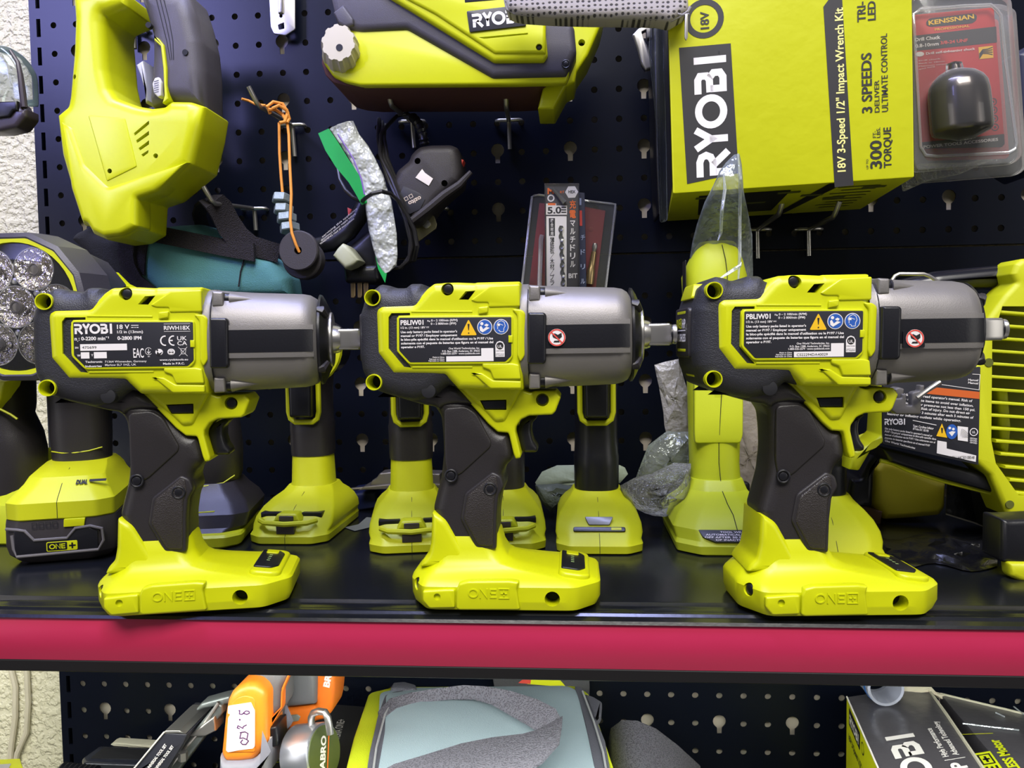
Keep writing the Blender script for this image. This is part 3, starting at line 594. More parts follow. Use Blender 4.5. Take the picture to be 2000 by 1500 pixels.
# ================================================ things hanging on the upper panel
def cr(x0,y0,k): return lambda p:[(x0+x*k,y0+y*k) for x,y in p]
def zt(pts,Y): return UX(pts,Y)
A1=cr(0,0,1/3); A2=cr(450,0,.4); A3=cr(200,150,.375); A4=cr(950,300,.3); A5=cr(1200,0,.4)
def hook(base,tip,bend,stub,label,Yb=-88,Yt=None):
    Yt=Yb-6 if Yt is None else Yt
    c=U(base[0],base[1],Y=-5); s=U(stub[0],stub[1],Y=-5); bn=U(bend[0],bend[1],Y=Yb); tp=U(tip[0],tip[1],Y=Yt)
    t=T('pegboard_hook',label,'hook',(c.x,-3,s.z),group='steel hooks on the perforated panel')
    b=B().tube([(s.x,-5,s.z),(c.x,-5,c.z+1),(c.x+(bn.x-c.x)*.03,-8,c.z+2),tuple(bn-(bn-Vector((c.x,-8,c.z+2))).normalized()*3),tuple(bn+(tp-bn).normalized()*3),tuple(tp)],2.3,12); t.p('hook_arm',b,ZINC)
    t.p('cross_bar',B().tube([(c.x-12.5,-1,c.z+1.5),(c.x-12.5,-6,c.z+2),(c.x-10,-8,c.z+2),(c.x+10,-8,c.z+2),(c.x+12.5,-6,c.z+2),(c.x+12.5,-1,c.z+1.5)],1.9,10),ZINC); return t
hook((571,249),(485,169),(504,206),(576,306),'steel pegboard hook holding the orange cord with nuts')
hook((497,412),(397,364),(416,397),(500,450),'steel pegboard hook carrying the black strap of the teal bag')
hook((805,242),(758,176),(764,206),(809,289),'steel pegboard hook under the left part of the belt sander')
hook((994,240),(988,176),(989,210),(996,292),'steel pegboard hook under the right part of the belt sander',-86)
hook((1479,453),(1530,386),(1522,418),(1480,505),'steel pegboard hook under the big carton, beside the bagged tool')
hook((1579,452),(1640,393),(1628,424),(1580,500),'steel pegboard hook under the big carton, right one of its pair')
hook((850,412),(851,394),(836,412),(822,440),'steel pegboard hook poking out below the black corded tool',-40,-52)
hook((262,62),(275,30),(262,32),(263,95),'steel pegboard hook behind the handle of the hanging yellow inflator',-60)

# ---- inflator, top left
o=U(230,460,Y=-60); t=T('cordless_inflator','yellow handheld cordless tool with grey loop handle hanging at the top left','power tool',tuple(o))
def sl(t,name,pts,cro,Y,th,bev,mat,par=None,r=0,cut=None,label=None,seg=3,back=None):
    p=UX(cro(pts),Y); p=rnd(p,r,3) if r else p
    return t.p(name,B().slab(p,Y,Y+th,bev,seg=seg,back=back),mat,par,label,cut=cut)
def hole(cro,pt,Y,r,d=9): c=UX(cro([pt]),Y)[0]; return B().cyl((c[0],Y-20,c[1]),(c[0],Y+d,c[1]),r,n=18)
Y=-128
hp=[(430,447),(645,1003),(912,913),(553,1300)]
vents=[[(785,780),(873,706),(873,728),(790,795)],[(798,822),(873,766),(873,790),(803,838)],[(812,868),(873,822),(873,846),(820,882)],[(828,905),(871,878),(868,896),(838,918)]]
bd=sl(t,'body',[(405,-60),(415,100),(408,300),(385,560),(375,612),(312,665),(340,900),(400,1110),(462,1315),(495,1315),(520,1365),(600,1400),(700,1388),(790,1335),(800,1160),(905,1125),(1110,955),(1160,750),(1183,610),(1100,582),(985,580),(945,612),(870,622),(790,608),(665,565),(632,510),(608,400),(585,120),(590,75),(720,20),(720,-60)],A1,Y,64,11,YEL,r=1.5,seg=5,
   cut=[hole(A1,h,Y,2.2) for h in hp]+[B().slab(UX(A1(v),Y),Y-20,Y+6) for v in vents])
for h in hp: c=UX(A1([h]),Y)[0]; t.p('screw',B().cyl((c[0],Y+6.5,c[1]),(c[0],Y+9,c[1]),2.1),BLKM,bd)
sl(t,'side_panel',[(515,675),(730,690),(800,975),(625,1062)],A1,Y-.8,6,.8,YEL,bd,r=1.5,cut=[hole(A1,(645,1003),Y,2.2)])
sl(t,'vent_backing',[(780,700),(880,700),(880,920),(820,925)],A1,Y+5.5,1.5,0,BLKM,bd)
p=A1([(315,668),(400,650),(450,820),(640,1085),(800,1080),(800,1160),(800,1335),(700,1385),(600,1397),(525,1362),(495,1312),(465,1312),(345,890)])
sl(t,'lower_grip_shell',[(345,700),(425,740),(500,960),(630,1085),(1100,940),(905,1122),(795,1158),(795,1325),(700,1375),(600,1388),(530,1355),(500,1305),(470,1300),(405,1100)],A1,Y-2,30,6,YEL,bd,r=2)
hd=sl(t,'handle',[(790,-60),(1085,-60),(1130,80),(1165,230),(1180,400),(1183,620),(1100,600),(985,590),(955,600),(860,615),(850,560),(868,330),(868,190),(830,60)],A1,Y+6,54,14,M('grey_rubber',(.075,.068,.075),.5,bump=(1500,.3)),r=1.5,seg=5,label='grey rubber handle')
sl(t,'guard_stripe',[(905,213),(925,222),(958,262),(975,400),(975,500),(985,580),(950,605),(962,560),(955,400),(940,270),(902,235)],A1,Y+3.5,20,1,YEL,r=.5)
sl(t,'trigger',[(795,378),(835,352),(850,430),(862,585),(850,602),(845,520),(820,440)],A1,Y+20,22,2,M('pale_grey_plastic',(.5,.5,.55),.4),label='pale grey trigger')
b=sl(t,'lock_button',[(890,490),(905,455),(930,450),(945,480),(943,560),(925,570),(900,545)],A1,Y+3,14,1.2,M('ivory_plastic',(.62,.6,.55),.45),r=1,label='ivory button with ribs')
q=B()
for i in range(6): c=UX(A1([(902,478+i*13),(930,470+i*13)]),Y+2.8); q.stroke(c,.7,Y+2.7)
t.p('button_ribs',q,GRY,b,sharp=None)
for h in ((865,143),(1080,303)): c=UX(A1([h]),Y+4)[0]; t.p('screw',B().cyl((c[0],Y+5,c[1]),(c[0],Y+9,c[1]),2.6),BLKM,hd)
q=B()
for k in range(3):
    q.stroke(UX(A1([(905+k*22,-40),(945+k*22,120),(975+k*18,240),(995+k*10,350)]),Y+5.2),.7,Y+5.8)
t.p('seam_lines',q,BLKM,hd,sharp=None)
t.p('red_wire',B().tube([U(x,y,Y=-70) for x,y in A1([(590,160),(625,300),(645,430),(655,540)])],1.2,6),PRED)
# black pouch under it
o=U(160,520,Y=-40); solo('black_pouch','black fabric pouch hanging under the tip of the yellow inflator','pouch',
  B().slab(rnd(UX(cr(100,360,.2)([(165,530),(210,470),(300,430),(330,400),(380,480),(520,530),(680,500),(690,700),(760,850),(820,930),(900,1010),(600,1010),(400,760),(250,600)]),-50),4),-50,-8,9,seg=4),M('black_fabric',(.008,.008,.010),.9,weave=(900,.5)),tuple(o))

# ---- teal bag with black trim
o=U(300,560,Y=-40); t=T('storage_bag','teal fabric bag with black trim hanging left of the black rubber discs','bag',tuple(o))
A6=cr(100,360,.2)
tb=B().slab(rnd(UX(A6([(720,470),(900,425),(1150,385),(1400,370),(1700,450),(1850,540),(1950,620),(2150,720),(2300,900),(2330,1100),(1000,1100),(820,930),(740,760)]),-62),3),-62,-10,16,seg=6)
TEAL=M('teal_canvas',(.065,.20,.205),.85,weave=(1100,.35),var=.12,vscale=25); BF=M('black_webbing',(.013,.010,.013),.92,weave=(1000,.8))
t.p('bag_body',tb,TEAL)
t.p('trim',B().ribbon([U(x,y,Y=-66) for x,y in A6([(1000,1075),(850,960),(760,820),(735,700),(745,560),(770,480),(850,460),(940,470),(1100,500),(1400,560),(1700,620),(1985,665)])],[U(1,1,Y=0)*0+Vector(v) for v in ((1.5,0,7),(4,0,6),(7,0,3.5),(8,0,0),(8,0,-2),(5,0,-7),(0,0,-8),(-1,0,-8),(0,0,-8.5),(0,0,-8.5),(0,0,-8.5),(0,0,-9))],4),BF)
t.p('mesh_side',B().slab(UX(A6([(800,540),(945,545),(920,700),(910,890),(830,870),(800,700)]),-64),-64.5,-55,.5),BF)
t.p('seam',B().tube([U(x,y,Y=-63.5) for x,y in A6([(1895,700),(1850,850),(1830,1000)])],.7,6),BF)
b=B().ribbon([U(x,y,Y=yy) for x,y,yy in ((395,440,-30),(389,420,-45),(393,400,-62),(404,388,-80),(419,394,-84),(432,410,-75),(447,440,-68),(466,465,-64),(492,480,-62),(545,495,-55))],[Vector(v) for v in ((0,14,2),(0,14,2),(0,13,3),(2,12,5),(4,10,8),(6,8,9),(8,4,9),(8,1,9),(4,0,9),(2,0,9))],2)
t.p('strap',b,BF)

# ---- orange cord with hex nuts and rubber discs
cord=M('orange_cord',(.72,.27,.03),.7,bump=(1500,.6,.0006))
o=U(560,250,Y=-75); t=T('cord_loop','orange cord knotted on a hook and threaded through nuts and discs','cord',tuple(o))
b=B().tube([U(x,y,Y=yy) for x,y,yy in ((545,240,-74),(546,300,-76),(549,345,-77),(553,390,-80))],1.35,8); t.p('cord_strand',b,cord)
b=B().tube([U(x,y,Y=yy) for x,y,yy in ((560,232,-76),(564,262,-80),(566,320,-86),(569,380,-92),(567,430,-99),(570,455,-102),(578,478,-103),(584,491,-101),(585,492,-92))],1.35,8); t.p('cord_strand',b,cord)
for k,c_ in enumerate([((528,222),(522,208),(534,199),(552,203),(562,220),(556,238),(546,240)),((532,212),(545,206),(560,215),(565,232),(560,240)),((524,214),(538,214),(552,224),(560,236)),((519,206),(500,204),(486,197),(472,193))]):
    t.p('knot_loop' if k<3 else 'cord_end',B().tube([U(x,y,Y=-80-4*math.sin(i*1.3+k)) for i,(x,y) in enumerate(c_)],1.7 if k<3 else 1.2,8),cord)
NUT=M('galvanised_nut',(.26,.31,.31),.5,.5,bump=(700,.5,.0006),var=.2)
for k,(x,y,tl) in enumerate(((551,389,-.12),(554,410,-.05),(560,427,.12),(566,446,.22))):
    c=U(x,y,Y=-84); hx=circ(0,0,9.6,6); d=Vector((math.sin(tl)*.6,-.25,-1)).normalized(); u=Vector((1,0,0)); u=(u-d*u.dot(d)).normalized(); v_=d.cross(u)
    R=[[tuple(c+d*s_+(u*a*m_+v_*b_*m_)) for a,b_ in hx] for s_,m_ in ((-4,.88),(-3.1,1),(3.1,1),(4,.88))]
    solo('hex_nut','grey galvanised hex nut threaded on the orange cord, '+('topmost','second from the top','third from the top','lowest, touching the rubber disc')[k]+(' of the four' if k<3 else ''),'nut',B().rings(R+[[tuple(c+d*4+(u*a+v_*b_)*.5) for a,b_ in hx]]),NUT,tuple(c),group='hex nuts on the orange cord')
for k,(x,y,r,Y0,th) in enumerate(((582,489,18.6,-101,7),(589,506,18.8,-91,14))):
    c=U(x,y,Y=Y0); b=B(); n=36; Rr=[]
    for rr,yy in ((3.6,Y0+th),(3.6,Y0),(r-1,Y0),(r,Y0+1),(r,Y0+th-1),(r-1,Y0+th)): Rr.append([(c.x+rr*math.cos(6.28318*i/n),yy,c.z+rr*math.sin(6.28318*i/n)) for i in range(n)])
    solo('rubber_disc',('flat black rubber disc with a centre hole, front one on the orange cord','black rubber disc right behind and below the front disc on the cord')[k],'disc',b.rings(Rr,closed=True),M('disc_rubber',(.035,.03,.032),.6,bump=(900,.3)),tuple(c),group='discs on the orange cord')

# ---- belt sander
o=U(900,165,Y=-90); t=T('belt_sander','yellow and charcoal belt sander resting on two hooks at the top centre','sander',tuple(o))
CH=M('charcoal_rubber',(.060,.055,.070),.5,bump=(1500,.3),var=.08)
Y=-132
t.p('sanding_belt',B().slab(rnd(UX(A2([(443,305),(462,365),(500,400),(560,416),(640,424),(1380,419),(1500,412),(1540,395),(1560,330),(1450,250),(500,180),(450,240)]),-128),1),-127,-50,1.2),M('maroon_sanding_belt',(.090,.030,.032),.8,bump=(1800,.6,.0005)),label='maroon sanding belt')
sl(t,'rear_frame',[(1560,40),(1600,-80),(1850,-80),(1825,60),(1810,120),(1745,270),(1690,350),(1680,400),(1640,420),(1580,530),(1500,530),(1525,430),(1530,330)],A2,-112,52,3,YEL,r=1,cut=[hole(A2,(1715,208),-112,3.0,10)])
c=UX(A2([(1715,208)]),-110)[0]; t.p('hole_bottom',B().cyl((c[0],-103,c[1]),(c[0],-101,c[1]),3.3),BLKM)
sl(t,'base_cover',[(505,145),(620,130),(900,120),(1300,300),(1660,300),(1650,375),(1640,405),(1380,412),(635,417),(560,400),(500,372),(455,310),(442,270),(452,225),(470,160)],A2,Y,10,2.5,YEL,r=2.5)
sl(t,'upper_body',[(470,-80),(520,135),(640,150),(860,140),(1280,380),(1640,372),(1690,250),(1680,130),(1640,60),(1600,-80)],A2,Y-4,70,6,CH,r=2,seg=4,label='charcoal rubber band')
ub=sl(t,'motor_cover',[(690,-80),(780,-10),(900,62),(1285,300),(1530,298),(1550,268),(1532,80),(1520,-80)],A2,Y-9,74,4,YEL,r=1.5,seg=4)
sl(t,'motor_cover_step',[(800,-80),(850,-8),(1000,70),(1290,262),(1540,262),(1540,90),(1455,85),(1450,-80)],A2,Y-11,20,3,YEL,ub,r=1.5,cut=[B().slab(UX(A2([(1210,180),(1452,158),(1452,166),(1240,187)]),Y-12),Y-30,Y-7),hole(A2,(1507,230),Y-11,2.8,4)])
c=UX(A2([(1507,230)]),Y-10)[0]; t.p('screw',B().cyl((c[0],Y-9.5,c[1]),(c[0],Y-6,c[1]),2.3,bev=.4),BLK,ub)
c=UX(A2([(1638,313)]),Y-4)[0]; t.p('screw',B().ring((c[0],Y-4,c[1]),3.2,.7).cyl((c[0],Y-4.6,c[1]),(c[0],Y,c[1]),2.4,bev=.4),BLK)
sl(t,'front_clip',[(500,60),(550,20),(600,90),(600,120),(560,128),(525,110)],A2,Y-7,14,2,CH,r=1)
pp=UX(A2([(1153,53),(1425,22),(1444,123),(1168,155)]),Y-13); lb=t.p('logo_plate',B().slab(rnd(pp,1.2),Y-12.4,Y-9,.2),LAB,ub)
oo=UX(A2([(1183,134)]),Y-13)[0]; ox=UX(A2([(1420,108)]),Y-13)[0]; d=Vector((ox[0]-oo[0],0,ox[1]-oo[1])); mp=frame((oo[0],Y-12.6,oo[1]),d,(0,0,1)); hh=(UX(A2([(1183,66)]),Y-13)[0][1]-oo[1])
t.p('lettering',B(mp).logo(0,0,hh*.98,d.length,t=0),WHT,lb,sharp=None)
sl(t,'vent_slot',[(1140,-30),(1335,-60),(1335,-4),(1145,12)],A2,Y-11.3,3,.3,BLK,ub)
c=UX(A2([(540,252)]),Y)[0]; n=60; R=[]
for k,(dy,sc_) in enumerate(((0,1.06),(-4,1.04),(-11,.96),(-13.5,.9),(-13.9,.3))):
    R.append([(c[0]-dy*.12+ (16.2*sc_-(1.3 if (i%6)<3 and k<4 else 0))*math.cos(6.28318*i/n),Y+dy,c[1]-dy*.2+(17.4*sc_-(1.3 if (i%6)<3 and k<4 else 0))*math.sin(6.28318*i/n)) for i in range(n)])
kn=t.p('adjustment_knob',B().rings(R),M('cream_plastic',(.55,.50,.39),.55),label='cream ribbed adjustment knob',sharp=25); c=UX(A2([(532,232)]),Y-14)[0]
t.p('knob_socket',B().cyl((c[0],Y-14.1,c[1]),(c[0],Y-13,c[1]),3),BLK,kn)

# ---- bracket plate
t=T('latch_plate','bright zinc latch plate hanging at the top edge left of the belt sander','latch',tuple(U(548,60,Y=-12)))
pl=UX(A2([(185,-80),(315,-80),(316,142),(270,172),(212,165),(196,130)]),-14)
t.p('plate',B().slab(rnd(pl,1.5),-14,-11.5,.5),STEEL,cut=[hole(A2,(247,78),-14,1.8,30),B().slab(rnd(UX(A2([(232,120),(262,108),(264,140),(236,146)]),-14),1),-40,20)])
t.p('rib',B().slab(UX(A2([(232,-80),(256,-80),(256,62),(234,66)]),-16),-17,-13,1.2),STEEL)

# ---- mesh pouch
A7=cr(950,0,.225); Y=-196
def meshmat():
    m=M('grey_air_mesh',(.30,.27,.27),.8); nt=m.node_tree; n=nt.nodes; b=n['Principled BSDF']
    tc=n.new('ShaderNodeTexCoord'); mp_=n.new('ShaderNodeMapping'); mp_.inputs['Scale'].default_value=(1,.02,1.25)
    v=n.new('ShaderNodeTexVoronoi'); v.inputs['Scale'].default_value=230; v.inputs['Randomness'].default_value=.22
    nt.links.new(tc.outputs['Object'],mp_.inputs[0]); nt.links.new(mp_.outputs[0],v.inputs['Vector'])
    r=n.new('ShaderNodeValToRGB'); r.color_ramp.elements[0].position=.22; r.color_ramp.elements[1].position=.34; r.color_ramp.elements[0].color=(.06,.055,.06,1); r.color_ramp.elements[1].color=(.46,.42,.42,1)
    nt.links.new(v.outputs['Distance'],r.inputs[0]); nt.links.new(r.outputs[0],b.inputs['Base Color'])
    bp=n.new('ShaderNodeBump'); bp.inputs['Strength'].default_value=.8; bp.inputs['Distance'].default_value=.001; nt.links.new(r.outputs[0],bp.inputs['Height']); nt.links.new(bp.outputs['Normal'],b.inputs['Normal']); return m
t=T('mesh_pouch','grey air-mesh zip pouch lying across the top edge above sander and carton','pouch',tuple(U(1160,30,Y=Y)))
t.p('mesh_body',B().slab(rnd(UX(A7([(120,-200),(150,0),(178,78),(240,108),(330,122),(600,138),(900,146),(1300,150),(1500,155),(1605,180),(1650,150),(1740,100),(1765,50),(1755,-200)]),Y),2),Y,Y+26,7,seg=4),meshmat())
t.p('piping',B().tube([U(x,y,Y=Y+5) for x,y in A7([(165,0),(180,80),(240,112),(330,127),(600,142),(900,150),(1300,155),(1500,160),(1605,180),(1655,152),(1742,112),(1770,60)])],1.3,8),M('grey_piping',(.33,.31,.32),.8,bump=(700,.8)))
t.p('zip_puller',B().slab(rnd(UX(A7([(1722,125),(1750,125),(1748,330),(1732,358),(1718,330)]),Y-2),1),Y-3,Y-1.4,.4),STEEL)
t.p('zip_cord',B().tube([U(x,y,Y=Y-2) for x,y in A7([(1660,120),(1700,130),(1760,122),(1745,100),(1700,128),(1735,135)])],.8,6),M('grey_piping',(.33,.31,.32),.8))

# ---- big yellow carton
BL=U(1314,378,Y=-172); nrm=Vector((math.sin(math.radians(-5)),-math.cos(math.radians(-5)),0)); PLN=(BL,nrm)
P=lambda x,y:U(x,y,pl=PLN)
up=(P(1300,36)-BL).normalized(); rt=(P(1786,346)-BL); CW=rt.length; rt.normalize(); up=(up-rt*up.dot(rt)).normalized(); CHh=265.; CD=150.; bk=rt.cross(up)*-1
t=T('cardboard_carton','big yellow cardboard carton resting on two hooks at the upper right','box',tuple(BL+rt*CW/2+bk*CD/2))
CY=M('yellow_printed_card',(.58,.60,.001),.5,bump=(60,.25,.002),var=.03,vscale=8)
def bxp(a,b_,t_): return tuple(BL+rt*a+up*b_+bk*t_)
cb=t.p('carton_body',B(bxp).slab(rrect(0,CW,0,CHh,1.2,2),0,CD,1.0,seg=2),CY)
pc=lambda pts:[((P(x,y)-BL).dot(rt),(P(x,y)-BL).dot(up)) for x,y in pts]
t.p('side_print',B().add([bxp(-.3,b_,t_) for b_,t_ in ((6,1),(CHh,1),(CHh,CD),(0,CD))],[(0,1,2,3)]),PBLK,cb,sharp=None)
lp=t.p('logo_panel',B(bxp).poly(pc(A5([(315,234),(568,212),(606,845),(355,899)])),-.25),PBLK,cb,sharp=None)
vm=lambda a,b_,t_: bxp(-b_,a,t_)     # text that reads upwards: a runs up, b runs to the left
pv=lambda pts:[(b_,-a) for a,b_ in pc(pts)]
a0,b0=pv(A5([(552,840)]))[0]; a1,b1=pv(A5([(525,270)]))[0]; hL=pv(A5([(395,862)]))[0][1]-pv(A5([(552,850)]))[0][1]
t.p('lettering',B(vm).logo(pv(A5([(550,858)]))[0][0],b0-1,hL,(P(*A5([(525,270)])[0])-P(*A5([(550,858)])[0])).length,t=-.45),WHT,lp,sharp=None)
q=B(vm); c=pc(A5([(438,92)]))[0]; ring_=B(bxp).stroke(circ(c[0],c[1],13.0,32),4.4,-.3,closed=True); 
def vt(s_,p0,p1,h,bold=.02,bb=None,t_=-.4):
    a_,b_=pv([p0])[0]; a2,_=pv([p1])[0]; (bb or q).text(s_,a_,b_,h,t=t_,w=a2-a_,bold=bold,mp=vm)
px=lambda k:k*.37*1.0
for s_,p0,p1,h in (('18V',(462,140),(452,55),6.8),('3 SPEEDS',(1258,550),(1240,258),7.6),('DELIVER',(1294,548),(1280,392),3.6),('ULTIMATE CONTROL',(1336,545),(1312,165),4.7),('300',(1305,822),(1290,685),8.6),('FT-',(1278,672),(1270,640),2.5),('LBS.',(1298,672),(1290,622),2.7),('UP TO',(1240,825),(1236,778),1.5),('TORQUE',(1352,818),(1330,622),5.6),('TRI-',(1226,105),(1215,8),6.2),('LED',(1275,98),(1268,5),5.8),('ONE+ HP',(470,-20),(462,-200),9)):
    vt(s_,A5([p0])[0],A5([p1])[0],h,.02 if h>5 else .008)
q.add(ring_.v,ring_.f); q.text('\u2122',*pv(A5([(520,262)]))[0],2,t=-.6,mp=vm,bold=0)
t.p('black_print',q,PBLK,cb,sharp=None)
sp=t.p('stripe',B(bxp).poly(pc(A5([(1020,34),(1045,0),(1040,-120),(1108,-120),(1112,0),(1167,905),(1075,915)])),-.3),PBLK,cb,sharp=None)
q=B(vm); vt('18V 3-Speed 1/2" Impact Wrench Kit',A5([(1128,838)])[0],A5([(1085,40)])[0],6.2,.02,q,-.5); t.p('lettering',q,M('pale_yellow_print',(.8,.74,.25),.5),sp,sharp=None)
bm_=lambda a,b_,t_: tuple(BL+rt*a+bk*b_+up*-(-t_))
fb=B(); fl=lambda a,b_,t_: tuple(BL+rt*a+bk*b_-up*(.35-t_*0))
fb.poly([(22,18),(95,18),(95,120),(28,120)],0,mp=fl).poly([(CW*.66,2),(CW*.73,2),(CW*.60,148),(CW*.56,148)],0,mp=fl)
t.p('bottom_print',fb,PBLK,cb,sharp=None)
fw_=B()
for i in range(7): fw_.poly([(20+i*22,25+(i%3)*20),(38+i*22,25+(i%3)*20),(38+i*22,33+(i%3)*20),(20+i*22,33+(i%3)*20)],0,mp=lambda a,b_,t_: tuple(BL+rt*a+bk*b_-up*.5))
for i in range(8): fw_.poly([(CW*.72+(i%2)*6,20+i*14),(CW*.9,20+i*14),(CW*.9,23+i*14),(CW*.72+(i%2)*6,23+i*14)],0,mp=lambda a,b_,t_: tuple(BL+rt*a+bk*b_-up*.5))
t.p('bottom_small_print',fw_,M('olive_print',(.12,.13,.02),.5),cb,sharp=None)
# black item in film left of the carton + steel clamp
t=T('wrapped_package','black package in clear film squeezed against the left side of the carton','package',tuple(U(1285,300,Y=-40)))
t.p('package_body',B().slab(rnd(UX([(1274,-40),(1290,-40),(1294,415),(1286,420),(1280,300),(1276,120)],-60),2),-60,-8,3),BLK)
t.p('clear_film',B().slab(rnd(UX([(1272,20),(1299,20),(1305,430),(1290,434),(1284,260),(1277,180),(1268,100)],-80),3),-80,-72,2),film('clear_film',(.3,.33,.33),fac=.05,bump=(30,.5)))
b=B().slab(rnd(UX(cr(950,0,.225)([(1265,300),(1320,240),(1385,215),(1440,160),(1440,330),(1385,340),(1440,530),(1440,590),(1380,610),(1345,560),(1310,430)]),-60),1.5),-60,-52,2)
solo('steel_clamp','bright folded steel clamp piece peeping out left of the carton','clamp',b,STEEL,tuple(U(1255,140,Y=-56)),cut=[B().slab(rnd(UX(cr(950,0,.225)([(1345,275),(1390,250),(1395,400),(1360,330)]),-60),1),-80,0)])
# dark case right of blister packs
solo('tool_case','dark blue moulded case edge at the right border beside the blister packs','case',B().slab(rnd(UX([(1985,100),(2060,60),(2060,330),(2010,300),(1990,200)],-120),4),-120,-40,8,seg=4),M('dark_blue_plastic',(.02,.025,.07),.4),tuple(U(2010,300,Y=-80)))

# ---- blister packs with drill chuck
A8=cr(1780,0,.24)
def blister(label,Y,dx,dy,full):
    f_=lambda p:[(x+dx,y+dy) for x,y in A8(p)]
    t=T('blister_pack',label,'blister pack',tuple(U(*f_([(450,1350)])[0],Y=Y+2)),group='blister packs at the upper right')
    sh=rnd(UX(f_([(0,20),(30,-40),(700,-60),(815,-10),(905,1270),(838,1330),(45,1392),(20,1330)]),Y),4)
    t.p('clear_shell',B().slab(sh,Y-1,Y+8,1.5),film('blister_plastic',fac=.12,rough=.12,bump=(25,.12)))
    cd_=t.p('backing_card',B().slab(rnd(UX(f_([(5,140),(30,120),(650,62),(672,80),(760,1175),(735,1200),(100,1215),(75,1190)]),Y+3),1.5),Y+3,Y+4,.1),M('red_card',(.52,.018,.016),.45,var=.03),label='red printed card')
    if not full: return t
    g=lambda p:UX(f_(p),Y+2.8)
    q=B(); q.poly(g([(15,292),(690,215),(697,345),(22,415)]),Y+2.8).poly(rnd(g([(118,180),(150,148),(500,108),(535,125),(530,165),(495,190),(160,218),(125,208)]),1.5),Y+2.8)
    q.poly(g([(82,1158),(755,1090),(760,1172),(735,1198),(102,1213),(85,1190)]),Y+2.8)
    for v_ in (828,895,965,1035): c=g([(665+(v_-828)*.08,v_)])[0]; q.stroke(circ(c[0],c[1],2.6,16),.7,Y+2.7,closed=True); q.poly(circ(c[0],c[1],1,10),Y+2.7)
    t.p('black_print',q,M('grey_black_print',(.035,.03,.03),.5),cd_,sharp=None)
    def tx(bb,s_,p0,p1,hpx,bold=.02):
        a=Vector((*g([p0])[0],)); c=Vector((*g([p1])[0],)); d=c-a; mp=frame((a.x,Y+2.5,a.y),(d.x,0,d.y),(0,0,1)); bb.text(s_,0,0,hpx*.24/2.27,t=0,w=d.length,bold=bold,mp=mp)
    w_=B(); tx(w_,'Drill Chuck',(30,338),(235,315),26,.03); tx(w_,'0.8-10mm',(32,390),(222,368),26,.03); tx(w_,'Drill self-tightening chuck',(118,446),(518,405),18,.02)
    for i in range(4): tx(w_,('Drill chuck','Back in 10mm','Maximum torque','quick fixing')[i],(60,500+i*23),((235,270,290,190)[i],482+i*21),9,0)
    tx(w_,'POWER TOOLS ACCESSORIES',(98,1208),(705,1145),22,.03); c=g([(68,441)])[0]; w_.poly(circ(c[0],c[1],3.4,18,1.9),Y+2.6)
    t.p('label_print',w_,WHT,cd_,sharp=None)
    y_=B(); tx(y_,'KENSSNAN',(140,205),(510,150),34,.03); tx(y_,'PROFESSIONAL',(190,252),(472,220),18,.01); y_.poly(g([(545,385),(662,372),(668,470),(552,482)]),Y+2.7)
    t.p('yellow_print',y_,PYEL,cd_,sharp=None)
    r_=B(); tx(r_,'3/8-24 UNF',(235,362),(458,340),24,.03); t.p('red_print',r_,PRED,cd_,sharp=None)
    k_=B(); 
    for i in range(4): k_.stroke(g([(552,440+i*12),(580,405+i*10),(620,400+i*12),(660,385+i*20)]),.7,Y+2.5)
    t.p('black_print',k_,PBLK,cd_,sharp=None)
    # the chuck itself
    z=lambda v_:UX(f_([(400,v_)]),Y-12)[0][1]; x=lambda u,v_:UX(f_([(u,v_)]),Y-12)[0][0]
    rows=[]
    for v_,u0,u1 in ((1130,355,480),(1118,330,500),(1085,210,588),(1068,188,606),(1040,180,613),(900,176,610),(760,172,602),(690,182,590),(640,215,560),(600,255,510),(575,300,440),(568,318,415),(515,322,404),(503,335,392)):
        a,c=x(u0,v_),x(u1,v_); rows.append((z(v_),a,c,(c-a)/2))
    yc=Y-12; ch=B().column(rows[::-1],yc,e=2,n=32); cc=Vector((x(395,800),yc,z(800)))
    ch.xf(lambda v_: Vector((v_.x,max(v_.y,Y-40),v_.z)))
    ch.xf(lambda v_: Vector((cc.x+(v_.x-cc.x)*.998-(v_.z-cc.z)*.055,v_.y,cc.z+(v_.z-cc.z)+(v_.x-cc.x)*.055)))
    ch.xf(lambda v_: Vector((v_.x,min(v_.y,Y+2.4),v_.z)))
    dc=solo('drill_chuck','dark steel keyless drill chuck inside the clear blister pack','drill chuck',ch,M('blued_steel',(.10,.085,.08),.28,.85),(cc.x,yc,z(1130)))
    R=[(zz_+(0 if i else -1.5),a-2,c+2,(c-a)/2+1.5) for i,(zz_,a,c,h_) in enumerate(rows[::-1])]
    bu=B().column(R,yc,e=2,n=32).xf(lambda v_: Vector((cc.x+(v_.x-cc.x)-(v_.z-cc.z)*.055,min(v_.y,Y+1.5),cc.z+(v_.z-cc.z)+(v_.x-cc.x)*.055)))
    t.p('clear_bubble',bu,film('bubble_plastic',fac=.04,rough=.05,bump=(20,.2)))
    t.p('bubble_rim',B().tube([(*(lambda c_:(c_[0],Y-1.5,c_[1]))(UX(f_([p]),Y)[0]),) for p in ((690,90),(720,130),(760,500),(850,1170),(835,1215),(780,1245),(200,1275),(110,1265),(70,1200),(20,300),(10,120),(60,90),(400,55),(640,45))],1.2,8,closed=True),film('rim_plastic',fac=.25,rough=.1,bump=(20,.2)))
    return t
blister('clear blister pack with red card right of the carton, drill chuck in it',-150,0,0,True)
blister('second blister pack, only its edges showing behind the drill chuck pack',-132,9,22,False)
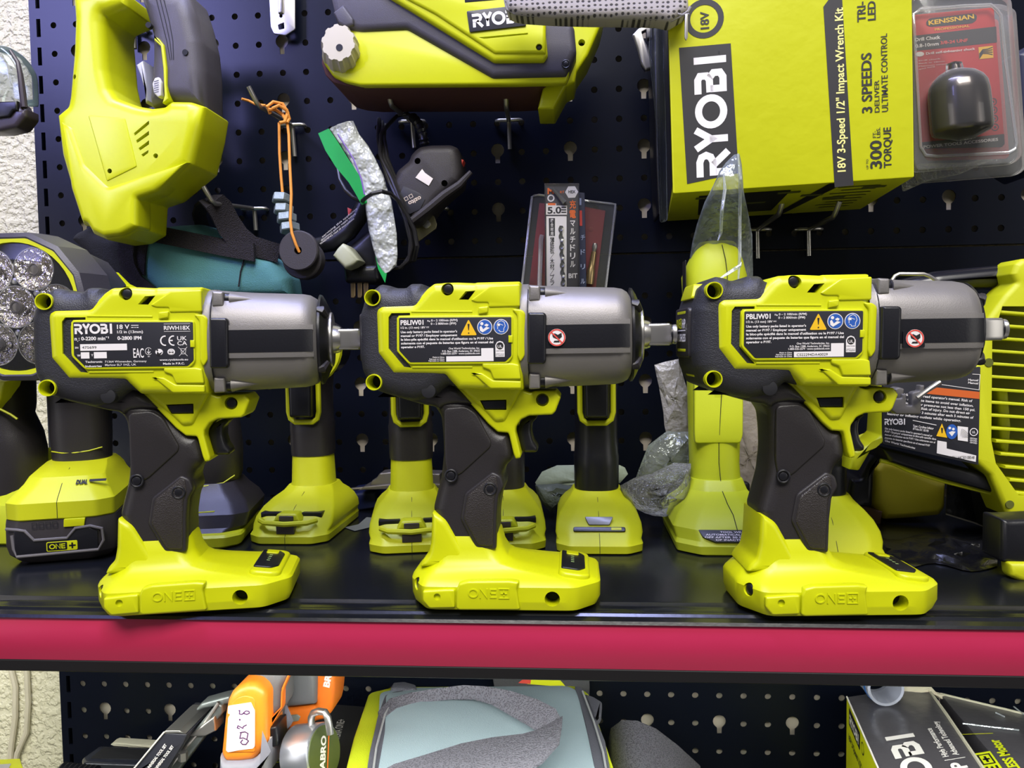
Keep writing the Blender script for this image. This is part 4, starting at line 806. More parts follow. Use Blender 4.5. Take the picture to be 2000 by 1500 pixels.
solo('plastic_wrap','torn clear plastic wrap hanging below the blister packs','plastic wrap',B().slab(rnd(UX([(1765,340),(1800,318),(1890,316),(1960,302),(1880,338),(1820,350),(1770,372)],-110),1.5),-110,-100,3),film('crinkled_film',fac=.10,rough=.15,bump=(220,1.0)),tuple(U(1820,350,Y=-105)))

# ---- zip bag
t=T('zip_bag','rolled clear zip bag with green edge tied in black cable','bag',tuple(U(760,540,Y=-95)))
def tub(rows,yc,k,n=18):  # rows (x0,y0,x1,y1) pixel chords
    R=[]
    for x0,y0,x1,y1,*yy in rows:
        yr=yy[0] if yy else yc
        a,c=U(x0,y0,Y=yr),U(x1,y1,Y=yr); m_=(a+c)/2; h=(c-a)/2; r_=h.length
        R.append([tuple(m_+h*math.cos(6.28318*i/n)*(1+.06*math.sin(5*i+len(R)))+Vector((0,-1,0))*math.sin(6.28318*i/n)*r_*k*(1+.15*math.sin(3*i+2*len(R)))) for i in range(n)])
    return R
rows=[(645,252,690,236),(655,268,700,262),(668,290,718,285),(684,318,733,310),(697,345,748,340),(705,372,757,372),(714,395,765,392),(717,420,768,420),(721,450,773,455),(728,485,776,498),(737,515,775,518),(751,535,762,530)]
t.p('bag_film',B().rings(tub(rows,-100,.42)),M('milky_film',(.50,.52,.48),.22,bump=(55,1.0,.012),spec=.8,var=.35,vscale=35),sharp=60)
t.p('green_strip',B().ribbon([U(x,y,Y=-103) for x,y in ((632,256),(648,286),(668,318),(692,350),(704,376),(712,398))],[Vector(v) for v in ((5,0,2),(6,0,3.5),(6,0,3.5),(5,0,3),(4,0,2),(2.5,0,1))],1),M('green_film',(.01,.33,.06),.35,var=.1),label='green zip strip')
t.p('green_strip',B().slab(UX([(733,500),(742,520),(756,530),(752,553),(738,525)],-101),-101,-99.5,.3),M('green_film',(.01,.33,.06),.35),label='green end of the strip')
t.p('purple_line',B().tube([U(x,y,Y=-116) for x,y in ((660,262),(690,310),(706,350),(712,380))],.8,6),M('purple_film',(.2,.12,.4),.4))

# ---- corded black tool with its cable
t=T('corded_tool','black corded oscillating tool hanging upside down with rating plate and brass blade','power tool',tuple(U(830,440,Y=-70)))
BT=M('black_tool_plastic',(.030,.026,.028),.5,bump=(1500,.4),var=.1)
tb_=sl(t,'body',[(1600,400),(1625,372),(1650,355),(1700,347),(1810,345),(1848,362),(1862,420),(1866,500),(1858,545),(1780,612),(1740,650),(1655,760),(1610,775),(1570,700),(1500,600),(1502,545),(1530,480),(1590,430)],A3,-92,52,9,BT,r=2,seg=4,cut=[hole(A3,(1641,438),-92,2.9),hole(A3,(1781,554),-92,2.9)])
for h in ((1641,438),(1781,554)): c=UX(A3([h]),-92)[0]; t.p('screw',B().cyl((c[0],-86,c[1]),(c[0],-83,c[1]),2.8),BLKM,tb_)
t.p('guard_rail',B().tube([U(x,y,Y=-94) for x,y in A3([(1600,760),(1690,690),(1780,615),(1860,560),(1920,495)])],[3.5,4,4,3.4,2.2],8),BT)
sl(t,'blade',[(1605,800),(1650,760),(1700,715),(1728,725),(1742,765),(1738,790),(1640,862)],A3,-70,3,.6,M('brass_plate',(.40,.36,.20),.3,.8),r=1,label='brass coloured blade plate')
c=UX(A3([(1690,770)]),-72)[0]; t.p('blade_bolt',B().cyl((c[0],-75,c[1]),(c[0],-69,c[1]),4,bev=.6),STEEL)
sl(t,'switch',[(1855,425),(1882,432),(1868,468),(1860,470)],A3,-80,14,1,PRED,label='red switch')
lb=sl(t,'rating_plate',[(1570,570),(1650,605),(1680,640),(1655,690),(1600,715),(1530,640)],A3,-92.6,3,.2,LAB,tb_)
q=B(); a=UX(A3([(1650,640)]),-93)[0]; c=UX(A3([(1595,668)]),-93)[0]
mp=frame((a[0]+1,-92.9,a[1]+3.6),(c[0]-a[0],0,c[1]-a[1]),(-.35,0,-1)); q.text('ozito',0,0,4.2,t=0,w=13,bold=.03,mp=mp)
mp2=frame((UX(A3([(1610,610)]),-93)[0][0],-92.9,UX(A3([(1610,610)]),-93)[0][1]),(-1,0,-.5),(.4,0,-1))
for i in range(3): q.stroke([(i*5.0,0),(i*5.0+3,0),(i*5.0+3,3),(i*5.0,3)],.5,0,mp=mp2,closed=True)
t.p('lettering',q,M('cream_print',(.6,.5,.4),.5),lb,sharp=None)
t.p('paper_sticker',B().slab(UX(A3([(1630,525),(1665,480),(1680,500),(1722,530),(1700,568)]),-92.8),-92.9,-92,.1),PAPER,tb_,label='white paper sticker')
b=B(); P_=[U(x,y,Y=yy) for x,y,yy in ((805,228,-60),(815,238,-70),(822,252,-76),(827,268,-78),(830,284,-76))]
R=[];  t.p('strain_relief',B().tube([P_[int(i/4)]*(1-(i%4)/4)+P_[min(4,int(i/4)+1)]*((i%4)/4) for i in range(17)],[4.8 if i%2 else 3.6 for i in range(17)],12),BLK)
cb_=M('black_cable',(.012,.011,.012),.35)
t.p('power_cable',B().tube([U(x,y,Y=yy) for x,y,yy in ((805,228,-60),(795,222,-50),(776,226,-50),(758,244,-62),(744,262,-72),(742,300,-86),(755,345,-92),(775,385,-96),(792,430,-98),(802,470,-96),(800,500,-94),(785,522,-92),(768,524,-90))],1.9,8),cb_)
for k in range(3):
    f_=k*6.; t.p('power_cable',B().tube([U(x,y,Y=yy) for x,y,yy in ((740+f_,232+f_,-50),(738+f_,270,-74),(745+f_,310,-88+k*4),(765+f_,350+f_,-94+k*5),(785+f_*.8,400,-98+k*6),(800+f_*.8,450,-98+k*6),(804+f_,480,-96+k*6),(798+f_,508,-94+k*6),(780+f_,524-f_,-92+k*6))],1.9,8),cb_)
t.p('power_cable',B().tube([U(x,y,Y=yy) for x,y,yy in ((660,330,-60),(664,352,-70),(675,372,-80),(690,386,-90),(706,394,-100),(715,386,-117),(728,378,-127),(745,374,-127),(762,378,-118),(778,392,-108),(795,420,-104),(810,450,-100),(815,480,-98))],1.9,8),cb_)
# plug, adapter and printed hose behind
t=T('power_plug','black three-pin plug with brass pins hanging behind the wrench tops','plug',tuple(U(700,560,Y=-45)))
t.p('plug_body',B().slab(rnd(UX([(668,520),(738,516),(742,545),(735,552),(672,552)],-60),3),-60,-25,6),BLK)
for x in (689,714,702): t.p('plug_pin',B().slab(rnd(UX([(x-5,550),(x+5,550),(x+5,578),(x+3,582),(x-4,582)],-50),1),-50,-46,.8),M('brass_pin',(.45,.32,.2),.3,.9))
sl(T('connector_block','pale olive square connector block beside the plug','connector',tuple(U(675,520,Y=-70))),'block_body',[(1195,930),(1222,890),(1248,864),(1275,880),(1335,955),(1300,985),(1262,1000)],A3,-80,30,4,M('pale_olive_plastic',(.42,.43,.28),.5),r=1)
t=T('hose_sleeve','dark curved hose with printed white warning text left of the zip bag','hose',tuple(U(670,480,Y=-40)))
t.p('hose',B().tube([U(x,y,Y=-45) for x,y in ((618,480),(650,474),(680,452),(700,425),(712,395),(712,380))],[8,9,9.5,9,8,7],12),BLK)
sl(t,'lower_body',[(1330,1000),(1260,960),(1240,900),(1300,860),(1380,790),(1420,780),(1440,900),(1440,1010),(1400,1040)],A3,-50,34,8,BLK,r=3)
q=B()
for k,(s_,) in enumerate((('WARNING read all instructions',),('disconnect power supply before',),('servicing this appliance',))):
    a=U(626+k*2,478-k*7,Y=-56); c=U(692+k*3,428-k*10,Y=-56); d=c-a; q.text(s_,0,0,1.8,t=0,w=d.length,bold=0,mp=frame(tuple(a),d,(0,0,1)))
t.p('lettering',q,WHT,sharp=None); sl(t,'red_tag',[(1275,680),(1298,690),(1292,730),(1280,740)],A3,-48,8,1,PRED,label='red tag')

# ---- drill bit packs in the middle
t=T('bit_pack','grey blister pack with red card leaning behind the narrow bit box','blister pack',tuple(U(1110,560,Y=-30)))
bc_=sl(t,'backing_card',[(345,322),(640,345),(775,372),(712,875),(275,875)],A4,-34,1,.1,M('deep_red_card',(.26,.008,.02),.5),r=.5,label='dark red card')
sl(t,'clear_shell',[(290,285),(305,262),(345,262),(830,318),(852,335),(785,875),(220,875)],A4,-37,7,1.5,film('blister_grey',(.5,.5,.45),fac=.10,rough=.15,bump=(30,.4)),r=2)
t.p('shell_rim',B().tube([U(x,y,Y=-38) for x,y in A4([(230,870),(297,280),(340,268),(840,330),(778,870)])],1.1,8),film('rim_plastic'))
for pts,r_ in ((((345,860),(355,560),(362,530)),2.2),):
    t.p('bubble_ridge',B().tube([U(x,y,Y=-38) for x,y in A4(pts)],r_,8),film('rim_plastic'))
q=B(); q.text('\u00ae',*UX(A4([(670,500)]),-36)[0],3.4,t=-35.4,bold=0); t.p('label_print',q,M('rose_print',(.5,.12,.12),.5),bc_,sharp=None)
bz=t.p('bit_holder',B().tube([U(x,y,Y=-41) for x,y in A4([(670,850),(680,760),(684,740),(692,690),(700,640)])],[4.2,4.2,3.2,3.0,2.6],10),M('bronze_metal',(.55,.40,.2),.25,.9)); t.p('bit_tip',B().tube([U(x,y,Y=-41) for x,y in A4([(700,640),(704,610),(708,585)])],[1.7,2.9,2.2],10),STEEL,bz)
t=T('bit_box','narrow clear box with dark card, orange and white katakana print','packaging',tuple(U(1098,560,Y=-60)))
q=lambda p,Y:UX(A4(p),Y)
t.p('card',B().slab(q([(382,197),(600,197),(603,900),(385,900)],-70),-70,-69,.1),M('dark_card',(.05,.045,.05),.5))
t.p('clear_case',B().slab(q([(378,193),(604,193),(607,900),(381,900)],-75),-75,-60,1),film('case_plastic',fac=.0,rough=.06,bump=(8,.05)))
wh=B(); wh.poly(q([(388,325),(455,325),(455,338),(525,338),(525,398),(388,398)],-70.4),-70.4).poly(q([(390,408),(522,408),(522,900),(392,900)],-70.4),-70.4).poly(circ(*q([(555,250)],-70.4)[0],6.2,6),-70.4).stroke(circ(*q([(420,290)],-70.4)[0],2.8,14),1.2,-70.4,closed=True)
dc_=t.o
def vtext(b,s_,u,v0,v1,h,Y,A=A4,bold=.01):
    n=len(s_); 
    for i,ch_ in enumerate(s_):
        v_=v0+(v1-v0)*(i+.85)/n; a=UX(A([(u,v_)]),Y)[0]; b.text(ch_,a[0],a[1],h,t=Y,al='c',w=h*.95,bold=bold)
vtext(wh,'\u30de\u30eb\u30c1\u30c9\u30ea\u30eb',562,425,745,5.2,-70.4,bold=.02); wh.text('BIT',*q([(535,810)],-70.4)[0],4.4,t=-70.4,w=8.4,bold=.03)
t.p('white_print',wh,WHT,sharp=None)
og=B(); vtext(og,'\u5145\u96fb',562,300,425,6.2,-70.4,bold=.02); og.text('M',*q([(398,262)],-70.4)[0],5.5,t=-70.4,w=6,bold=.04); og.poly(q([(400,322),(450,322),(450,336),(400,336)],-70.5),-70.5); og.text('RT',*q([(480,258)],-70.4)[0],2.2,t=-70.4,w=4)
t.p('orange_print',og,M('orange_print',(.85,.16,.02),.5),sharp=None)
bk_=B(); bk_.text('5.0',*q([(398,390)],-70.6)[0],6.2,t=-70.6,w=13,bold=.03); bk_.poly(q([(406,420),(446,420),(446,536),(408,536)],-70.6),-70.6); vtext(bk_,'\u8584\u9244\u677f\uff0f\u6728\u6750\uff0f\u30d7\u30e9',428,550,860,4.4,-70.6,bold=.01); bk_.text('HEX',*q([(534,258)],-70.6)[0],2.8,t=-70.6,w=6.6,bold=.03)
for i in range(3): bk_.poly(q([(488,346+i*16),(520,346+i*16),(520,354+i*16),(488,354+i*16)],-70.6),-70.6)
t.p('black_print',bk_,PBLK,sharp=None)
w2=B(); vtext(w2,'\u8907\u5408\u6750\u7528',427,422,536,2.9,-70.8); t.p('white_print',w2,WHT,sharp=None)
def drillbit(t,p0,p1,r):
    a,c=U(*p0,Y=-72.),U(*p1,Y=-72.); n=40; R=[]
    d=(c-a)/n
    for i in range(n+1):
        R.append([tuple(a+d*i+Vector((math.cos(k*1.2566+i*.55)*r*(1 if k%2 else .55),math.sin(k*1.2566+i*.55)*r*.7*(1 if k%2 else .55),0))) for k in range(5)])
    return t.p('drill_bit',B().rings(R),M('drill_steel',(.22,.22,.22),.3,.8))
drillbit(t,A4([(500,880)])[0],A4([(484,470)])[0],2.4); t.p('bit_shank',B().tube([U(x,y,Y=-73.5) for x,y in A4([(430,225),(470,270),(510,320)])],[2,2,2.6],6),M('drill_steel',(.22,.22,.22),.3,.8))
t=T('bit_box','second narrow bit box with blue card half hidden behind the first','packaging',tuple(U(1140,560,Y=-45)))
t.p('card',B().slab(q([(596,250),(640,256),(652,890),(600,890)],-56),-56,-46,.5),M('blue_black_card',(.02,.025,.06),.5))
w2=B(); vtext(w2,'\u30c1\u30c9\u30ea\u30eb',628,480,860,4.4,-56.3); w2.poly(q([(606,290),(618,290),(618,335),(606,335)],-56.3),-56.3); t.p('white_print',w2,M('pale_blue_print',(.35,.4,.6),.5),sharp=None)
w2=B(); w2.poly(q([(606,370),(622,370),(624,470),(608,470)],-56.3),-56.3); t.p('red_print',w2,PRED,sharp=None)
# goggles at the left edge
t=T('safety_visor','clear safety visor with dark frame cut by the left edge of the picture','visor',tuple(U(20,240,Y=-90)))
A9=cr(0,50,1/6)
sl(t,'lens',[(-300,150),(0,190),(120,290),(210,430),(235,560),(240,800),(235,870),(-300,870)],A9,-104,34,12,film('visor_plastic',(.25,.32,.28),fac=.3,rough=.1,bump=(6,.3)),r=4)
sl(t,'frame',[(-300,880),(190,878),(215,930),(240,985),(292,960),(292,1060),(190,1190),(0,1235),(-300,1240)],A9,-110,22,4,M('dark_frame_plastic',(.045,.035,.045),.35),r=2,seg=4)
t.p('side_rim',B().tube([U(x,y,Y=-106) for x,y in A9([(120,290),(210,430),(238,570),(262,760),(285,960)])],[1.5,2,2.5,3,3],8),M('dark_frame_plastic',(.045,.035,.045),.35))
q=B().slab(UX(A9([(-40,890),(195,880),(192,985),(150,990),(100,1060),(-40,1080)]),-113),-113,-108,1.5); t.p('side_clip',q,BLK)
# ================================================ tools standing on the shelf behind the front row
K0=cr(0,730,.26); K1=cr(360,730,.2466); K2=cr(700,730,.2466); K3=cr(1060,730,.2466); K5=cr(1640,640,.18663); K6=cr(1640,820,.24)
def oct_(z,hw,yf,yb,cf=11,cb=6,dx=0):
    return [(x+dx,y,z) for x,y in rnd([(-hw+cf,yf),(hw-cf,yf),(hw,yf+cf*.9),(hw,yb-cb),(hw-cb,yb),(-hw+cb,yb),(-hw,yb-cb),(-hw,yf+cf*.9)],3,3)]
FOOT=((0,31,2,108),(1,33,0,110),(6.5,33.5,0,110),(9,32.5,3,110),(13,34,8,110),(19,33.5,14,109),(25,31,24,106),(30,27,36,103),(34,22.5,50,99),(38,20,56,97))
LEN=M('clear_lens_plastic',(.25,.25,.22),.25,spec=.4)
def stander(name,label,px,Yf,rz,hcol,kind,hx=20,ylo=True,col2=None,head=True,group=None,tall=130,cat='cordless drill'):
    g=U(px,1085,Y=Yf); t=T(name,label,cat,(g.x,Yf,ZS+.3),rz,group,local=True)
    ft=t.p('battery_socket',B().rings([oct_(z,hw,yf,yb) for z,hw,yf,yb in FOOT]),YELM,sharp=24)
    t.p('seam_line',B().tube([(0,-.2,1),(0,-.2,6.5),(0,3,9.2),(0,8,13.2),(0,24,25.2),(0,50,34.3)],.22,5),BLKM,ft)
    n=24; c=77
    if ylo: t.p('socket_neck',B().column([(36,-20,20,22),(40,-18.5,18.5,20.5),(66,-17.5,17.5,19),(70,-17,17,18)],c,e=2.5),YELM,ft)
    z0=64 if ylo else 37
    rows=[(z0,-18.5,18.5,20),(z0+4,-18.8,18.8,20.3),(z0+20,-19,19,20.5),(z0+28,-19.2,19.2,21),(z0+31,-18.6,18.6,20),(z0+45,-18,18,20),(125,-18,18,22),(140,-19,19,26)]
    h=t.p('grip',B().column(rows,c,e=2.4,n=28),hcol)
    # trigger and its yellow loop
    yv=c-22
    t.p('trigger',B().slab(rnd([(-9.5,100),(9.5,100),(10,135),(-10,135)],2),yv-12,yv+8,3),BLK)
    lp=[(-13.5,140),(-13.5,104),(-12,98),(-8,95),(8,95),(12,98),(13.5,104),(13.5,140)]
    t.p('trigger_loop',B().tube([(x,yv-1,z) for x,z in lp],2.3,8),YELM)
    t.p('chin',B().slab(rnd([(-17,134),(17,134),(20,152),(-20,152)],2),yv-8,yv+16,4),YELM)
    if head:
        r=26; hz=160; R=[]
        for y_,rr in ((-2,10),(0,13),(20,15),(24,20),(32,24),(36,r),(60,r+1),(104,r),(110,r-4),(112,r-12)): R.append([(rr*math.cos(6.28318*i/28),y_+12,hz+rr*math.sin(6.28318*i/28)) for i in range(28)])
        t.p('motor_head',B().rings(R),DRK if kind!='y' else YELM); t.p('chuck',B().cyl((0,-14,hz),(0,16,hz),13,14,24,bev=2),BLK)
    if kind=='bits':
        b=B().tube([(-24,9,18.5),(-18,3,17.5),(0,.5,16.8),(18,3,17.5),(24,9,18.5)],2.2,8); t.p('bit_rack',b,YELM,ft)
        t.p('spring_clip',B().slab(rrect(-7.5,7.5,8.5,15.8,.6),1.2,9,.5),M('dark_clip',(.09,.075,.065),.35,.5),ft)
        t.p('bit_tray',B().box(-26,-9,16,26,19,23.2,.6),BLK,ft); t.p('bit_tray',B().box(9,26,16,26,19,23.2,.6),BLK,ft)
        t.p('rack_bridge',B().slab(rnd([(-12,17.5),(12,17.5),(8,24.5),(-8,24.5)],2),5,20,2),YELM,ft)
        t.p('magnet_plate',B().slab(rrect(-6,6,18.5,22.8,1),4.2,6,.3),M('dark_clip',(.09,.075,.065),.35,.5),ft)
    if kind=='led':
        fr_=frame((0,8,13),(1,0,0),(0,.55,.6)); t.p('lamp_lens',B(fr_).slab(rnd([(-8,9),(8,9),(11,16),(-11,16)],1),-1,1,.3),LEN,ft)
        d=t.p('charge_display',B(fr_).slab(rrect(-20,20,3,7,1.6),-1.2,1,.4),BLK,ft); t.p('display_key',B(fr_).slab(rrect(9,17,4,6.2,.6),-1.6,0,.2),YELM,d)
    return t
stander('cordless_drill','yellow and dark drill standing between the left and middle wrenches, bit rack on its foot',557,-205,0,DRK,'bits')
stander('cordless_drill','drill standing behind the rear end of the middle wrench, yellow trigger loop facing out',805,-229,math.radians(11),DRK,'bits',group=None)
stander('cordless_drill','drill mostly hidden behind the handle of the middle wrench, right half of its foot showing',984,-224,math.radians(5),DRK,'bits',ylo=False)
stander('cordless_drill','drill with all black handle and small lamp in its foot, right of the middle wrench',1172,-230,0,BLK,'led',ylo=False,head=True)
# rear ring that shows right of the left wrench's nose
dr=bpy.data.objects['cordless_drill']
me=mesh('rear_ring',B().ring((14,22,160),28,3.6,(0,1,0),32,8),YELM); obj('rear_ring',me,dr)
# battery tool at the left
g=U(99,1100,Y=-262); t=T('cordless_drill','yellow and dark tool with slim battery clipped on, standing left of the left wrench','cordless drill',(g.x+6,-258,ZS+.3),math.radians(20),local=True)
BD=M('battery_dark',(.035,.030,.032),.5,var=.1); BG=M('battery_grey',(.13,.12,.12),.5)
b0=t.p('battery',B().rings([oct_(0,28,4,100),oct_(1,32,1,104),oct_(7,37,-4,107),oct_(14,38.5,-5.5,108),oct_(30,38.5,-5,108),oct_(34,38,-4.5,108)]),BD,sharp=24)
t.p('battery_foot',B().cyl((-24,12,-.2),(-24,12,3),6,7),BD,b0)
fz=frame((0,-5.9,0),(1,0,0),(0,0,1))
t.p('battery_band',B(fz).slab([(-29,9),(27,9),(27,23),(20,27),(11,25),(6,19),(-17,19),(-22,27),(-29,27)],-.6,3,.3),BLK,b0)
t.p('battery_trim',B().tube([(-36,0,28),(-27,-6,28),(-22,-6.4,27),(-16,-6.4,19.5),(6,-6.4,19.5),(12,-6.4,26.5),(22,-6.2,27.5),(30,-6,25),(31,-6,16),(27,-6.3,9),(-28,-6.3,8),(-30,-5.9,14),(-31,-5,24)],1.2,8),BG,b0)
o1=t.p('logo_plate',B(fz).slab(rrect(-8,13,10.2,17.4,1.2),-.9,0,.1),YEL,b0); t.p('logo_plate_inner',B(fz).slab(rrect(-7.4,6,10.8,16.8,.8),-1.0,0,.05),BLK,o1)
q=B(fz); q.one(-6,12,3.7,15.5,t=-1.2,plus=False,lw=.2); t.p('lettering',q,YEL,o1,sharp=None)
q=B(fz); q.stroke([(7.3,13.8),(11.8,13.8)],1.1,-1.2).stroke([(9.5,11.6),(9.5,16)],1.1,-1.2); t.p('plus_sign',q,BLK,o1,sharp=None)
t.p('charge_key',B(fz).slab(rnd([(4,28),(18,28),(19,34),(4.4,34)],.6),-.8,2,.3),YEL,b0)
q=B(fz)
for i in range(4): q.stroke([(-17+i*4.6,28.5),(-14+i*4.6,28.5),(-14+i*4.6,32.5),(-17+i*4.6,32.5)],.5,-.5,closed=True)
t.p('charge_marks',q,BLKM,b0,sharp=None)
fs=frame((38.9,30,0),(0,1,0),(0,0,1)); q=B(fs); q.text('1.5 Ah',6,22,7,t=-.3,w=20,bold=.02); t.p('lettering',q,WHT,b0,sharp=None)
ft=t.p('battery_socket',B().rings([oct_(z+34,hw*1.13,yf-6,yb) for z,hw,yf,yb in ((0,32.5,1,110),(1,33,0,110),(13,33.3,0,110),(15,32,2,110),(24,26,16,109),(29,24,22,108),(33,22,40,104),(36,20,52,100))]),YELM,sharp=24)
t.p('seam_line',B().tube([(0,-6.2,35),(0,-6.2,47),(0,-4,49.3),(0,10,58.3),(0,34,67.3)],.22,5),BLKM,ft)
q=B(frame((10,8,57.6),(1,.0,0),(0,.84,.5))); q.text('DUAL',0,0,5,t=-.4,w=8,bold=.06); q.poly(rrect(9,21,2,5),-.4); t.p('lettering',q,PBLK,ft,sharp=None)
gr=t.p('grip',B().column([(66,-22,22,24),(74,-22.5,22.5,24),(90,-23,23,25),(110,-23.5,23.5,25),(125,-24,24,26),(140,-26,26,30)],76,e=2.3,n=28),DRK)
t.p('yellow_line',B().tube([(-19,59,78),(-10,53.5,77),(0,52,77),(10,53,78),(19,58,80)],.5,6),YELM,gr)
R=[[(30+16*k*math.cos(6.28318*i/28),y_,146+16*k*math.sin(6.28318*i/28)) for i in range(28)] for y_,k in ((30,.5),(34,.8),(44,1),(104,1),(112,.8))]; t.p('motor_head',B().rings(R),DRK)

# dark tool behind the left wrench handle
g=U(440,1085,Y=-215); t=T('orbital_sander','dark grey tool with yellow base corner behind the handle of the left wrench','sander',(g.x-22,-222,ZS+.3),math.radians(12),local=True)
t.p('base',B().rings([oct_(0,31,0,100),oct_(2,34,-2,104),oct_(9,35,-2,104),oct_(11,34,0,102)]),YELM,sharp=24)
t.p('body',B().rings([oct_(11,30,8,102),oct_(14,36,12,108),oct_(24,38,16,108),oct_(32,34,26,104),oct_(40,26,36,100),oct_(46,22,40,96)]),GRY if 0 else DRK,sharp=24)
gr=t.p('grip',B().column([(44,-22,22,26),(52,-25,25,28),(75,-26,26,29),(95,-24,24,27),(125,-20,20,24),(150,-17,17,22)],68,e=2.2,n=28),DRK)
t.p('yellow_line',B().tube([(-22,50,48),(-12,42,45),(0,39,44.5),(14,43,46),(22,51,51)],.6,6),YELM,gr); t.p('yellow_line',B().tube([(-24,14,28),(0,10,28),(14,10,28.5)],.6,6),YELM)
t.p('trigger_edge',B().tube([(5,44,128),(1,40,118),(2,40,108),(8,42,98)],1.2,8),GRY)
sd=t.p('top_cover',B().sphere((0,68,156),24,(1,1.2,.7)),DRK)

# tall yellow stick tool under its bag
g=U(1430,1086,Y=-230); t=T('cordless_stick_tool','tall plain yellow stick-shaped tool standing left of and behind the right wrench','power tool',(g.x,-230,ZS+.3),0,local=True)
YG=M('lime_matte_plastic',(.52,.58,.015),.5,bump=(1200,.25,.0002),var=.03)
ft=t.p('battery_socket',B().rings([oct_(0,36,0,110,16),oct_(1,39,-1,112,16),oct_(7,40,-1,112,16),oct_(10,39,2,112,16),oct_(18,41,6,110,16),oct_(27,36,16,106,15),oct_(33,28,28,103,13),oct_(40,23,44,100,11),oct_(48,20.5,50,98,10)]),YG,sharp=24)
col=t.p('body',B().column([(44,-21,21,25),(60,-20,20,23),(75,-20.5,20.5,23),(120,-21.5,21.5,24),(180,-24,24,26),(214,-26,26,27),(226,-21,23,24),(238,-15,19,20),(241,-13,17,17),(242,-12,16,15)],76,e=2.5,n=32),YG)
t.p('seam_line',B().tube([(1,49.5,46),(0,52.7,62),(0,52.6,78),(2,51.6,120),(6,49.8,180),(6,48.8,214),(5,51,226),(3,55,238)],.3,5),BLKM,col); t.p('seam_line',B().tube([(1,43.5,40.5),(2,28,33.4),(4,16,27.4),(5,6,18.4),(5,-1.3,7),(5,-1.3,1)],.3,5),BLKM,ft)
t.p('screw_hole',B().cyl((-14,53.5,108),(-13.6,57,108),2.6),M('hole_shade_lime',(.10,.11,.01),.6),col)  # uncut disc, the hole's shade is put into its dark lime
t.p('grip_panel',B().slab(rnd([(-19,78),(17,78),(19,84),(19.5,132),(-19.5,132),(-19.5,86)],2),52.2,60,1.2),YG,col)
fr_=frame((0,1.5,11.5),(1,0,0),(0,.72,.78)); lb=t.p('warning_label',B(fr_).slab(rnd([(-21,2),(-12,-2.2),(22,-2.2),(26,2),(26,8),(-24,8)],.8),-1.3,1,.1),LAB,ft)
q=B(fr_)
for i,(s_,a_,c_) in enumerate((('TOOL WILL',-8,10),('AUTOMATICALLY TURN',-19,22),('OFF AFTER 30 SECONDS',-20,23),('OF INACTIVITY',-12,14))): q.text(s_,a_,5.3-i*2.2,1.5,t=-1.45,w=c_-a_,bold=.01)
t.p('lettering',q,WHT,lb,sharp=None)
q=B(frame((-27.2,60,214),(0,-1,0),(0,0,1))); q.text('RYOBI',-8,-3,6,t=0); 
t.p('logo_plate',B().slab(rrect(0,18,190,226,1),60,61,.2).xf(lambda v:Vector((-26.4+(v.y-60)*.5,52+v.x,v.z))),PBLK,col)
# clear bag pulled over its top
t=T('plastic_sleeve','clear pointed plastic bag pulled over the top of the tall yellow tool','plastic bag',tuple(U(1410,580,Y=-150)))
rows=[(1340,592,1469,590),(1345,540,1468,538),(1349,500,1467,496),(1356,470,1466,460,-162),(1363,438,1463,430,-176),(1378,393,1460,405,-194),(1392,362,1453,372,-206),(1404,335,1450,345,-206),(1418,318,1448,322,-204),(1434,302,1444,301,-203)]
t.p('film',B().rings(tub(rows,-154,.62,22),cap=False),film('sleeve_film',(.45,.5,.54),fac=.30,rough=.12,bump=(55,1.0)),sharp=70)
for pts in (((1413,335),(1416,370),(1410,410),(1408,455),(1402,470)),((1441,300),(1446,350),(1445,420),(1445,500),(1441,560)),((1404,545),(1425,532),(1446,518),(1448,512))):
    t.p('fold',B().tube([U(x,y,Y=-216 if y<420 else -196) for x,y in pts],[.5]+[1.3]*(len(pts)-2)+[.5],8),film('fold_film',(.9,.95,1),fac=.30,rough=.1,bump=(60,.5)))
# crumpled plastic and paper
def crumple(name,label,cat,pts,Y,amp,mat,k=5,jit=3,seed=1,sharp=0,group=None,mid=9):
    rg=random.Random(seed); p=UX(pts,Y); q=[]
    for i in range(len(p)):
        a,c=Vector(p[i]),Vector(p[(i+1)%len(p)]); m_=max(1,int((c-a).length/mid))
        for j in range(m_): w_=a+(c-a)*j/m_; q.append((w_.x+rg.uniform(-.8,.8),w_.y+rg.uniform(-.8,.8)))
    cx=sum(a for a,_ in q)/len(q); cz=sum(c for _,c in q)/len(q); R=[]
    for i in range(k+1):
        s_=(i+.25)/(k+.25); h=amp*math.sqrt(max(0,1-s_*s_)); R.append([(cx+(a-cx)*s_+(rg.uniform(-jit,jit) if i<k else 0),Y-h+(rg.uniform(-jit,jit) if i<k else 0),cz+(c-cz)*s_+(rg.uniform(-jit,jit) if i<k else 0)) for a,c in q])
    for i in range(k-1,-1,-1): s_=(i+.25)/(k+.25); R.append([(cx+(a-cx)*s_,Y+2+amp*.5*math.sqrt(1-s_*s_),cz+(c-cz)*s_) for a,c in q])
    return solo(name,label,cat,B().rings(R),mat,tuple(U(sum(x for x,_ in pts)/len(pts),max(y for _,y in pts),Y=Y)),group,sharp=sharp or None)
C6=cr(1200,680,.22667)
CR1=film('crumpled_film',(.6,.6,.58),fac=.16,rough=.14,bump=(260,1.0)); CR2=M('white_film',(.36,.34,.31),.35,bump=(180,1.0,.002),spec=.7,var=.2,vscale=60)
crumple('packing_bag','flat whitish plastic bag standing upright left of the tall yellow tool','plastic bag',C6([(348,145),(555,85),(612,290),(640,400),(640,760),(450,762),(400,450)]),-105,4,CR2,4,1.2,3)
